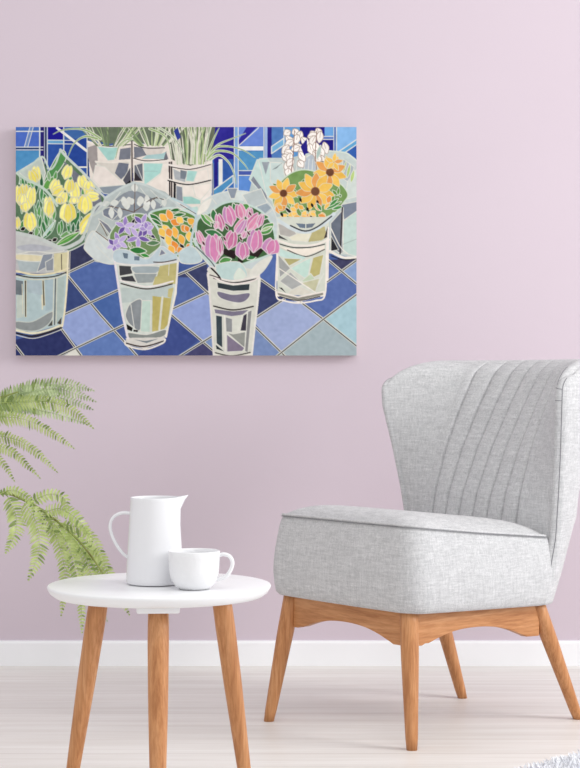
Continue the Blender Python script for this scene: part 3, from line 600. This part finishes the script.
    # centre bouquet paper
    F('Z', [(84, 240), (92, 215), (106, 197), (133, 181), (165, 192), (187, 212), (198, 222), (196, 250), (178, 262), (150, 266), (118, 264), (95, 262), (86, 250)], (180, 190, 188))
    F('F', [(-70, 290), (-20, 200), (60, 250), (130, 330), (130, 410), (20, 395), (-60, 330)], (196, 204, 202), True, .8, (206, 206, 196)); F('F', [(20, 120), (80, 160), (110, 200), (80, 240), (40, 180)], (124, 128, 140), False, .6)
    F('F', [(30, 140), (0, 200), (75, 250), (90, 220)], (172, 180, 176), False, .7); Ln('F', [(30, 145), (75, 230)], .7, (110, 90, 70)); Ln('F', [(0, 200), (80, 260)], .7, (90, 70, 60))
    F('F', [(90, 30), (240, -60), (430, 40), (350, 100), (250, 90), (130, 130), (60, 90)], (130, 138, 146), True); F('F', [(45, 60), (100, 45), (150, 90), (110, 130), (50, 100)], (114, 122, 136), False, .6)
    Ln('F', [(90, 40), (180, 60), (250, 80)], .7, (100, 74, 60)); Ln('F', [(250, 80), (255, -60)], .7, (100, 74, 60)); Ln('F', [(250, 75), (320, 30), (400, -20)], .7, (100, 74, 60))
    for (x, y, w, h) in ((100, 50, 34, 70), (155, 50, 30, 70), (65, 10, 50, 30), (200, 20, 40, 40), (325, 20, 40, 50), (370, 0, 30, 60), (230, -10, 40, 40), (280, 0, 30, 40), (120, 0, 50, 40), (440, -10, 30, 50), (180, -20, 36, 50), (330, -30, 30, 50)):
        Lf('F', x, y, x+6, y+h, w, (206, 210, 204), .4)
    for (x, y) in ((250, 400), (215, 485), (190, 500), (290, 480), (330, 500)): Lf('B', x, y, x+4, y+50, 42, (210, 212, 206), .4)
    Ln('B', [(-30, 420), (60, 490), (20, 560)], 2., (190, 196, 192)); Ln('B', [(60, 490), (250, 395), (430, 460), (590, 580)], 2.4, (188, 198, 196)); Ln('B', [(255, 400), (252, 520)], .8, (120, 110, 104)); Ln('B', [(330, 516), (380, 490), (440, 500)], .7, (90, 80, 76))
    Ln('E', [(470, 235), (540, 60), (585, 20)], 2.6, (190, 198, 192)); Ln('F', [(-10, 100), (50, 60), (90, 20)], 2, (188, 196, 188))
    F('F', [(90, 240), (110, 190), (160, 130), (240, 90), (320, 95), (370, 140), (410, 210), (420, 290), (370, 340), (300, 380), (200, 350), (110, 330)], (112, 142, 90), True, 1., (196, 206, 196))
    for i in range(34):
        a = rng.uniform(0, 6.28); r = rng.uniform(.2, .95); x = 255+150*r*math.cos(a); y = 230+125*r*math.sin(a)
        Lf('F', x, y, x+rng.uniform(-45, 45), y+rng.uniform(-40, 40), 20, [(98, 140, 74), (30, 28, 32), (134, 160, 110), (60, 48, 90)][i % 4], .45)
    VC = [(168, 146, 204), (148, 122, 190), (184, 164, 214), (110, 84, 160)]
    for (x, y, r, ph) in ((275, 240, 80, .3), (190, 170, 66, 1.), (300, 150, 66, .1), (150, 270, 66, .6), (120, 290, 50, .2), (330, 190, 50, .8)):
        for k in range(5):
            t = ph+k*1.2566; Lf('F', x, y, x+r*math.cos(t), y+r*math.sin(t), 30, VC[(k+int(x)) % 4], .5, (206, 200, 214))
    Lf('F', 220, 320, 330, 330, 44, (52, 128, 60), .7); Lf('F', 330, 280, 415, 275, 32, (90, 130, 90), .6); Lf('F', 290, 350, 350, 365, 24, (60, 150, 60), .5)
    for (x0, y0, x1, y1) in ((96, 246, 112, 262), (100, 222, 90, 240), (92, 232, 106, 250), (120, 200, 108, 214), (150, 190, 160, 200), (170, 196, 160, 206), (186, 214, 176, 206), (110, 205, 120, 192), (140, 188, 146, 196)):
        Ln('Z', [(x0, y0), (x1, y1)], .7, (206, 208, 200))
    # orange bouquet
    F('F', [(345, 95), (420, 60), (520, 55), (640, 100), (680, 180), (660, 290), (600, 350), (520, 370), (440, 260), (400, 180)], (96, 140, 70), True, 1.8, (186, 204, 198))
    for (x0, y0, x1, y1, w) in ((350, 90, 430, 160, 40), (360, 120, 430, 165, 24), (500, 100, 580, 90, 26), (480, 70, 560, 60, 26), (560, 120, 620, 130, 30), (620, 170, 630, 270, 40), (640, 200, 640, 280, 24)):
        Lf('F', x0, y0, x1, y1, w, [(50, 116, 56), (74, 150, 64)][int(x0) % 2], .7)
    for (x, y) in ((460, 260), (500, 330), (560, 300), (620, 300), (430, 230), (580, 330)): Lf('F', x-15, y-20, x+15, y+25, 26, (34, 26, 28), .5)
    for i, (x0, y0, x1, y1) in enumerate(((420, 100, 460, 130), (470, 70, 490, 130), (440, 170, 470, 210), (490, 140, 540, 150), (510, 180, 515, 240), (560, 170, 590, 200), (460, 230, 490, 300), (500, 270, 530, 330), (550, 230, 560, 280),
                                          (540, 310, 560, 355), (420, 190, 440, 230), (580, 200, 600, 170), (600, 130, 640, 150), (470, 190, 480, 230), (610, 210, 600, 260), (600, 290, 610, 330), (480, 300, 500, 340), (650, 150, 640, 200), (530, 120, 560, 140))):
        Lf('F', x0-6, y0-8, x1+6, y1+8, 46, [(240, 176, 66), (238, 150, 60), (244, 196, 84), (236, 140, 50)][i % 4], .6, (212, 204, 180))
    # centre glass
    F('F', [(120, 330), (200, 320), (330, 380), (420, 300), (480, 330), (530, 370), (500, 400), (300, 420), (130, 400)], (184, 200, 206), True, .8, (204, 206, 204)); F('F', [(175, 340), (210, 345), (208, 378), (185, 375)], (104, 122, 138)); F('F', [(250, 362), (285, 362), (283, 390), (250, 388)], (104, 122, 138)); F('F', [(410, 360), (425, 315), (455, 345)], (120, 124, 142), False, .5)
    F('F', [(130, 405), (300, 425), (530, 400), (525, 600), (450, 880), (200, 880), (150, 600)], (196, 204, 196)); F('F', [(150, 420), (230, 425), (240, 475), (155, 490)], (64, 64, 68), False, .6); F('F', [(160, 495), (240, 485), (265, 530), (170, 520)], (58, 58, 64), False, .6)
    F('F', [(240, 430), (415, 430), (380, 480), (330, 490), (260, 475)], (152, 164, 168), True, .7); F('J', [(245, -30), (400, -30), (370, 30), (270, 35)], (146, 154, 154), False, .6); F('F', [(415, 425), (525, 405), (520, 540), (385, 540)], (190, 180, 118)); Ln('F', [(475, 410), (470, 530)], .6)
    F('J', [(385, -10), (525, -20), (515, 30), (370, 45)], (188, 178, 116))
    F('J', [(165, 60), (330, 75), (500, 45), (490, 130), (170, 160)], (184, 196, 192)); F('J', [(200, 210), (230, 160), (300, 145), (290, 330), (225, 300), (195, 250)], (132, 138, 142), True, .7); Ln('J', [(228, 170), (250, 320)], .8)
    F('J', [(300, 145), (358, 145), (352, 350), (290, 345)], (184, 206, 194), False, .7); F('J', [(368, 115), (490, 130), (465, 300), (440, 330), (365, 345)], (190, 176, 102)); Ln('J', [(432, 120), (412, 330)], 2.2, (206, 206, 190)); F('J', [(470, 70), (505, 60), (490, 130), (465, 120)], (186, 176, 116))
    F('J', [(200, 295), (240, 320), (235, 342), (205, 330)], (30, 26, 28)); F('J', [(245, 332), (275, 335), (272, 346), (245, 345)], (30, 26, 28)); F('J', [(210, 350), (330, 362), (450, 330), (440, 375), (320, 400), (215, 385)], (130, 136, 132), True, .9)
    F('J', [(250, 395), (320, 405), (405, 390), (330, 418)], (120, 130, 136)); Ln('J', [(160, 15), (330, 55), (500, 20)], 1.6, (222, 214, 210)); Ln('J', [(165, 35), (330, 70), (495, 38)], 1.2, (62, 48, 48))
    F('J', [(195, 385), (450, 380), (448, 408), (320, 455), (200, 430)], (204, 200, 192)); F('J', [(250, 395), (320, 405), (405, 390), (330, 418)], (120, 130, 136))
    Ln('F', [(125, 400), (155, 600), (175, 740), (210, 890)], 2.2, (218, 210, 214)); Ln('F', [(532, 395), (515, 600), (480, 760), (455, 880)], 2, (222, 216, 204))
    Ln('F', [(125, 405), (200, 415), (330, 418), (530, 395)], 1.5, (214, 210, 206)); Ln('J', [(195, 418), (310, 440), (440, 405)], 1.3, (60, 48, 48)); Ln('J', [(190, 405), (205, 435), (320, 458), (430, 420), (450, 395)], 1.7, (222, 216, 206))
    F('J', [(158, 430), (150, 425), (150, 425)], (0, 0, 0)); Ln('F', [(375, 400), (440, 400), (520, 384)], .9, (70, 50, 44))
    # pink tulips
    F('Z', [(206, 160), (212, 164)], GR)
    F('Z', [(196, 215), (204, 201), (220, 193), (240, 191), (258, 195), (270, 205), (277, 222), (275, 244), (266, 258), (250, 272), (222, 274), (206, 262), (196, 245)], (184, 194, 194), True, 1., (202, 206, 200))
    for g in ([(210, 196), (216, 204)], [(229, 191), (231, 200)], [(247, 192), (244, 202)], [(262, 199), (256, 207)], [(272, 210), (265, 215)], [(200, 208), (208, 213)]): Ln('Z', g, .8, (206, 206, 196))
    F('Z', [(231, 192), (246, 192), (243, 201), (232, 200)], (196, 204, 200)); F('Z', [(262, 199), (271, 208), (264, 214), (256, 206)], (152, 166, 176))
    for p in (((300, -75), (370, -75), (350, -10), (325, -10)), ((470, -60), (530, -50), (500, 30), (460, 20)), ((130, 150), (160, 200), (150, 260), (115, 200))): F('G', p, (138, 148, 162), False, .6)
    F('G', [(-10, 60), (110, 40), (130, 90), (60, 70)], (176, 206, 198), False, .6); Lf('G', 110, 95, 200, -10, 50, (222, 218, 208), .6); F('C', [(400, 470), (520, 430), (560, 520), (450, 560)], (180, 190, 190), False, .7)
    F('G', [(100, 240), (110, 130), (190, 80), (270, 25), (360, 10), (460, 40), (540, 90), (600, 180), (600, 330), (440, 400), (360, 420), (270, 420), (190, 400), (100, 290)], (74, 112, 70), True, 1.8, (184, 204, 196))
    for (x0, y0, x1, y1, w, c) in ((130, 90, 200, 170, 34, 0), (210, 60, 220, 140, 40, 1), (150, 90, 215, 150, 24, 2), (520, 220, 600, 150, 60, 0), (520, 200, 590, 170, 20, 2), (160, 200, 270, 230, 44, 1), (250, 400, 330, 380, 44, 0), (430, 380, 500, 350, 36, 1), (500, 110, 570, 110, 34, 1), (400, 30, 450, 60, 40, 0), (340, 20, 360, 80, 30, 1)):
        Lf('G', x0, y0, x1, y1, w, [(84, 150, 74), (60, 124, 72), (150, 184, 120)][c], .7)
    for p in (((270, 310), (370, 330), (350, 380), (280, 350)), ((440, 290), (540, 320), (500, 370), (420, 350)), ((370, 370), (410, 400), (370, 410))): F('G', p, (46, 32, 32))
    PK = [(206, 122, 168), (196, 108, 152), (218, 138, 170), (190, 128, 178)]
    for (x0, y0, x1, y1, w, c) in ((300, 40, 330, 170, 80, 0), (375, 25, 400, 130, 66, 2), (450, 50, 440, 130, 44, 1), (510, 90, 430, 200, 70, 2), (240, 90, 270, 200, 56, 1), (420, 120, 350, 230, 60, 3), (490, 190, 470, 340, 96, 0), (600, 250, 570, 350, 110, 0),
                                   (340, 200, 310, 320, 80, 1), (400, 270, 400, 385, 84, 0), (160, 240, 165, 350, 50, 1), (110, 200, 150, 300, 44, 2), (205, 220, 225, 405, 110, 0), (250, 240, 260, 360, 40, 1), (420, 200, 400, 250, 34, 1), (240, 140, 225, 190, 30, 2), (530, 90, 500, 180, 40, 1)):
        tulip('G', x0, y0, x1, y1, w, PK[c], PK[(c+3) % 4], (210, 192, 198))
    for (x, y) in ((300, 180), (440, 215), (390, 250), (150, 280), (285, 250), (450, 90)): Lf('G', x-10, y-16, x+10, y+16, 16, (96, 30, 60), .4)
    Ln('G', [(90, 250), (140, 340), (230, 420), (260, 470)], 2.2, (188, 204, 200)); Ln('G', [(100, 300), (200, 400), (250, 480)], 1., (90, 92, 100))
    # pink glass
    F('G', [(175, 440), (260, 430), (360, 430), (500, 450), (520, 510), (500, 700), (460, 1010), (220, 1010), (195, 760), (175, 520)], (206, 206, 194)); F('G', [(230, 420), (380, 400), (430, 490), (330, 520), (260, 500)], (176, 200, 196), True, .7); F('G', [(350, 480), (380, 440), (420, 480), (400, 516), (350, 510)], (204, 214, 200), True, .6)
    Lf('G', 430, 516, 590, 360, 60, (214, 212, 202), 1.); Ln('G', [(200, 440), (240, 480), (260, 510)], 1.6, (50, 40, 44)); Ln('G', [(175, 450), (190, 430), (230, 440)], 1.2, (216, 208, 204))
    F('K', [(235, 25), (340, 45), (450, 35), (445, 80), (340, 85), (240, 65)], (58, 68, 74), False, .8); F('K', [(240, 85), (340, 105), (445, 95), (430, 140), (370, 160), (260, 130)], (122, 116, 138), True, .8)
    F('K', [(220, 200), (340, 215), (440, 205), (400, 235), (330, 245), (225, 225)], (124, 118, 138)); F('K', [(228, 238), (270, 245), (272, 450), (232, 420)], (54, 68, 76), False, .6); F('K', [(290, 250), (335, 262), (335, 350), (295, 345)], (136, 138, 140), False, .6)
    F('K', [(345, 260), (400, 240), (370, 340), (335, 345)], (206, 208, 196), False, .6); F('K', [(405, 240), (430, 225), (425, 340), (385, 340)], (66, 62, 76), False, .6); F('K', [(340, 360), (420, 345), (415, 450), (300, 350)], (150, 152, 146), False, .6); F('K', [(298, 360), (415, 450), (400, 470), (300, 475)], (126, 114, 136), False, .7)
    F('K', [(435, 215), (462, 205), (435, 480), (415, 470)], (134, 134, 134), False, .6); Ln('K', [(232, 430), (290, 475)], .8); Ln('K', [(285, 240), (290, 470)], 1., (218, 214, 206)); F('K', [(230, 430), (280, 470), (232, 455)], (40, 50, 56))
    Ln('K', [(215, 0), (340, 30), (490, 5)], 1.2, (62, 56, 58)); Ln('K', [(205, -12), (340, 16), (500, -12)], 1.2, (222, 214, 206)); Ln('K', [(215, 180), (340, 205), (470, 182)], 1.3, (50, 44, 44)); Ln('K', [(225, 480), (330, 500), (450, 478)], 1., (60, 54, 54)); Ln('K', [(220, 490), (330, 512), (455, 490)], 1, (220, 214, 206))
    Ln('G', [(175, 480), (190, 600), (215, 1010)], 1.8, (214, 208, 202)); Ln('G', [(508, 480), (500, 620), (460, 1010)], 1.8, (218, 214, 206)); Ln('G', [(175, 470), (260, 520), (360, 540), (480, 516), (510, 480)], 1.4, (222, 212, 206)); Ln('G', [(190, 482), (260, 505)], .9, (56, 44, 46))
    # band of paper between bouquets
    F('G', [(0, 330), (80, 300), (140, 380), (90, 410), (0, 400)], (178, 196, 200), True, .8); Ln('G', [(-50, -10), (60, 50), (100, 100), (70, 250), (60, 300), (-60, 370)], 2.2, (178, 198, 202)); Ln('G', [(0, 30), (100, 90)], .6, (80, 80, 90))
    # brush texture + downsample
    a = P.a; h, w, _ = a.shape
    n = P.rng.normal(0, 1, (h//8+2, w//8+2)); n = np.repeat(np.repeat(n, 8, 0), 8, 1)[:h, :w]
    for ax in (0, 1):
        for _ in range(3): n = (n+np.roll(n, 3, ax)+np.roll(n, -3, ax))/3
    lum = a.mean(2, keepdims=True); a = lum+(a-lum)*.84; a = 138+(a-138)*1.10-2
    a = np.clip(a+n[..., None]*5, 0, 255)
    h2, w2 = h//2, w//2
    return a[:h2*2, :w2*2].reshape(h2, 2, w2, 2, 3).mean((1, 3))
def make_canvas():
    D = .030; Y = WY-D; k = Y/FPX
    X0, X1, Z1, Z0 = (PX0+.8-290)*k, (PX1-290)*k, EYE-(PY0-384)*k, EYE-(PY1-384)*k
    t = thing('canvas_painting', 'wide canvas of flower bouquets in glass buckets on blue tiles, hung on the lilac wall', 'painting', ((X0+X1)/2, WY, (Z0+Z1)/2))
    hw, hh = (X1-X0)/2, (Z1-Z0)/2
    bm = bmesh.new(); box(bm, -hw+.0002, hw-.0002, -D+.0006, -.0002, -hh+.0002, hh-.0002, .0015); obj('stretched_canvas', bm, CANV, t, smooth=False)
    a = paint_picture()/255.0; h, w_, _ = a.shape
    xs = np.linspace(-hw, hw, w_); zs = np.linspace(hh, -hh, h)
    X, Z = np.meshgrid(xs, zs); co = np.stack([X, np.full_like(X, -D), Z], -1).reshape(-1, 3).astype(np.float32)
    me = bpy.data.meshes.new('picture'); idx = np.arange(h*w_).reshape(h, w_)
    q = np.stack([idx[:-1, :-1], idx[1:, :-1], idx[1:, 1:], idx[:-1, 1:]], -1).reshape(-1)
    nf = len(q)//4
    me.vertices.add(len(co)); me.vertices.foreach_set('co', co.reshape(-1)); me.loops.add(len(q)); me.loops.foreach_set('vertex_index', q.astype(np.int32))
    me.polygons.add(nf); me.polygons.foreach_set('loop_start', np.arange(0, nf*4, 4, dtype=np.int32)); me.update(calc_edges=True); me.validate()
    linc = np.where(a <= .04045, a/12.92, ((a+.055)/1.055)**2.4)
    col = np.concatenate([linc, np.ones((h, w_, 1))], -1).astype(np.float32).reshape(-1)
    at_ = me.color_attributes.new('paint', 'FLOAT_COLOR', 'POINT'); at_.data.foreach_set('color', col)
    m, nt, b = mat('acrylic_paint', (128, 128, 128), .7, .2); n = node(nt, 'ShaderNodeVertexColor'); n.layer_name = 'paint'
    nt.links.new(n.outputs[0], b.inputs['Base Color']); bump(nt, b, noise(nt, 400, detail=2).outputs[0], .08, .001)
    me.materials.append(m); o = bpy.data.objects.new('picture', me); C.objects.link(o); o.parent = t
make_canvas()
# ---------------------------------------------------------------- fern: pot outside the frame, two great fronds reaching in
def make_fern():
    rnd = random.Random(4)
    PB = Vector((-.92, 3.25, 0))
    t = thing('potted_fern', 'large green fern whose arching fronds reach in from the left', 'plant', PB)
    bm = bmesh.new(); vs = lathe(bm, [(.05, 0), (.115, 0), (.12, .006), (.15, .26), (.158, .262), (.158, .29), (.148, .29), (.142, .24), (.05, .24)], 64); cap(bm, vs[0], True); cap(bm, vs[-1]); obj('pot', bm, POT, t)
    bm = bmesh.new(); vs = lathe(bm, [(.05, .255), (.142, .25)], 40); cap(bm, vs[0]); obj('soil', bm, SOIL, t)
    def W(px, py, d): return at(px, py, d)-PB
    def pinna(par, pts, d0, d1, ll, m, dens=.0060, droop=.0):
        n = len(pts); P = crv([W(x, y, d0+(d1-d0)*i/(n-1)) for i, (x, y) in enumerate(pts)], 14)
        L = [0]
        for a, b in zip(P, P[1:]): L.append(L[-1]+(b-a).length)
        bm = bmesh.new(); tube(bm, P[::2]+([P[-1]] if len(P) % 2 == 0 else []), .0011, .0004, 5, False)
        N = int(L[-1]/dens); jj = 0
        tilt = rnd.uniform(-.5, .5)
        for k in range(N):
            s = L[-1]*(k+.5)/N; f = (k+.5)/N
            while jj < len(L)-2 and L[jj+1] < s: jj += 1
            p = P[jj].lerp(P[jj+1], (s-L[jj])/max(L[jj+1]-L[jj], 1e-9)); tg = (P[jj+1]-P[jj]).normalized()
            vw = Vector((0, -1, 0)); sd = tg.cross(vw).normalized()
            prof = min(1, f/.12+.55)*(1-f**3.2)*.95+.06
            for sg in (-1, 1):
                l = 1.06*ll*prof*rnd.uniform(.85, 1.1); wd = dens*.42*rnd.uniform(.85, 1.1)*(.55+.45*prof)
                dr = (sd*sg*math.cos(.35)+tg*rnd.uniform(.30, .5)+vw*(tilt*sg+rnd.uniform(-.25, .25))).normalized()
                dr.z -= droop*.3; dr.normalize()
                nn = dr.cross(tg).normalized(); wv = nn.cross(dr).normalized(); up = nn*(.0009*sg)
                fr = [(0, .0), (.12, .8), (.35, 1.), (.55, .8), (.6, .92), (.8, .5), (1, 0)]
                dark = 1 if rnd.random() < (.15 if f > .15 else .3) else 0
                lo = []; hi = []
                mid = []
                for q, ww in fr:
                    c0 = p+dr*l*q+Vector((0, 0, -1))*(q*q*l*.14)
                    mid.append(bm.verts.new(c0-up)); lo.append(bm.verts.new(c0+wv*wd*ww)) ; hi.append(bm.verts.new(c0-wv*wd*ww))
                for i in range(len(fr)-1):
                    fa = bm.faces.new((mid[i], mid[i+1], lo[i+1], lo[i])); fb = bm.faces.new((mid[i], hi[i], hi[i+1], mid[i+1])); fa.material_index = fb.material_index = dark
        bmesh.ops.remove_doubles(bm, verts=bm.verts, dist=.00002)
        o = obj('leaflet_spray', bm, m, par); o.data.materials.append(FERN_S); return o
    def frond(path, depths, r0, r1):
        n = len(path); P = crv([W(x, y, d) for (x, y), d in zip(path, depths)], 8); bm = bmesh.new(); tube(bm, P, r0, r1, 8); return obj('frond', bm, STEM, t)
    # upper frond
    base = PB+Vector((.03, 0, .26)); bx_ = 290+base.x*FPX/base.y; by_ = 384-(base.z-EYE)*FPX/base.y
    fr = frond([(bx_, by_), (-130, 520), (-60, 452), (-28, 418), (-10, 402), (18, 392)], [base.y, 3.2, 3.2, 3.2, 3.2, 3.2], .0045, .0014)
    for pts, d0, d1, ll, m in (
        ([(-8, 402), (30, 388), (65, 384), (95, 391)], 3.24, 3.32, .021, FERN_D), ([(-6, 402), (30, 392), (60, 389), (97, 402)], 3.20, 3.26, .019, FERN_D),
        ([(0, 400), (30, 396), (62, 398), (94, 410)], 3.22, 3.3, .019, FERN_D), ([(-12, 404), (18, 402), (50, 402), (75, 412), (94, 429)], 3.17, 3.12, .018, FERN_L),
        ([(-22, 412), (12, 405), (45, 411), (70, 418), (88, 425)], 3.2, 3.22, .016, FERN_D), ([(-16, 412), (10, 400), (35, 394), (55, 396)], 3.25, 3.3, .02, FERN_D),
        ([(-30, 420), (5, 417), (30, 421), (52, 433), (75, 449)], 3.16, 3.1, .017, FERN_L), ([(-30, 425), (0, 412), (22, 408), (50, 413)], 3.18, 3.22, .018, FERN_D),
        ([(-40, 432), (0, 436), (22, 442), (42, 457), (58, 473)], 3.2, 3.15, .015, FERN_L), ([(-46, 438), (-8, 444), (14, 453), (28, 466), (41, 479)], 3.18, 3.16, .014, FERN_L),
        ([(-54, 446), (-20, 450), (0, 460), (15, 482)], 3.2, 3.2, .013, FERN_L)):
        pinna(fr, pts, d0, d1, ll, m)
    # lower frond
    base = PB+Vector((.06, -.03, .26)); bx_ = 290+base.x*FPX/base.y; by_ = 384-(base.z-EYE)*FPX/base.y
    fr = frond([(bx_, by_), (-110, 540), (-50, 500), (0, 493), (24, 500), (50, 516), (78, 540), (102, 572), (116, 600)], [base.y, 3.2, 3.15, 3.1, 3.1, 3.08, 3.08, 3.08, 3.08], .0045, .001)
    for pts, d0, d1, ll, m in (
        ([(8, 497), (16, 516), (15, 534), (5, 554)], 3.08, 3.02, .019, FERN_L), ([(24, 503), (37, 524), (39, 552), (28, 581)], 3.06, 3.0, .021, FERN_L),
        ([(38, 508), (54, 532), (65, 572), (61, 617)], 3.08, 3.05, .018, FERN_L), ([(48, 515), (68, 545), (80, 590), (82, 634)], 3.1, 3.06, .017, FERN_L),
        ([(60, 524), (82, 550), (96, 590), (100, 630)], 3.12, 3.08, .017, FERN_L), ([(45, 512), (62, 509), (82, 524), (93, 546)], 3.05, 3.0, .015, FERN_L),
        ([(30, 502), (50, 494), (65, 499), (66, 520)], 3.1, 3.12, .013, FERN_L), ([(62, 524), (86, 531), (100, 551), (108, 572)], 3.05, 3.03, .015, FERN_L),
        ([(84, 545), (100, 557), (112, 582), (130, 616)], 3.1, 3.08, .015, FERN_L), ([(74, 537), (90, 551), (99, 572), (101, 596)], 3.12, 3.1, .015, FERN_L),
        ([(-10, 493), (-16, 512), (-18, 530), (-26, 552)], 3.08, 3.05, .018, FERN_L), 
        ([(68, 531), (80, 560), (91, 595), (108, 622)], 3.15, 3.14, .015, FERN_D), ([(0, 494), (14, 490), (30, 500), (34, 516)], 3.05, 3.02, .010, FERN_L)):
        pinna(fr, pts, d0, d1, ll, m)
make_fern()
# ---------------------------------------------------------------- rug
def make_rug():
    rnd = random.Random(2); R = 1.19
    t = thing('shaggy_rug', 'round pale blue-grey shaggy rug at the lower right corner of the floor', 'rug', (1.345, 2.49, 0))
    bm = bmesh.new(); vs = lathe(bm, [(R-.02, .0005), (R-.004, .003), (R-.006, .009), (R-.03, .012), (.5, .012)], 160); cap(bm, vs[0], True); cap(bm, vs[-1]); obj('backing', bm, RUG, t)
    bm = bmesh.new()
    for k in range(42000):
        a = rnd.uniform(0, 6.2832); r = R*math.sqrt(rnd.random())*.998
        if k < 16000:   # the pile is densest to the eye on the side by the chair
            a = rnd.uniform(2.0, 3.2); r = R*math.sqrt(rnd.uniform(.55, .998))
        x, y = r*math.cos(a), r*math.sin(a); z = .010 if r < R-.02 else .005
        d = Vector((rnd.uniform(-1, 1), rnd.uniform(-1, 1), rnd.uniform(.6, 1.6))).normalized()*rnd.uniform(.010, .018); s = Vector((rnd.uniform(-1, 1), rnd.uniform(-1, 1), 0)).normalized()*.0022
        p = Vector((x, y, z)); m = p+d*.55+Vector((0, 0, .002)); v = [bm.verts.new(q) for q in (p-s, p+s, m+s*.8, m-s*.8, p+d)]
        bm.faces.new((v[0], v[1], v[2], v[3])); bm.faces.new((v[3], v[2], v[4]))
    tag(obj('pile', bm, RUG, t), kind='stuff')
make_rug()
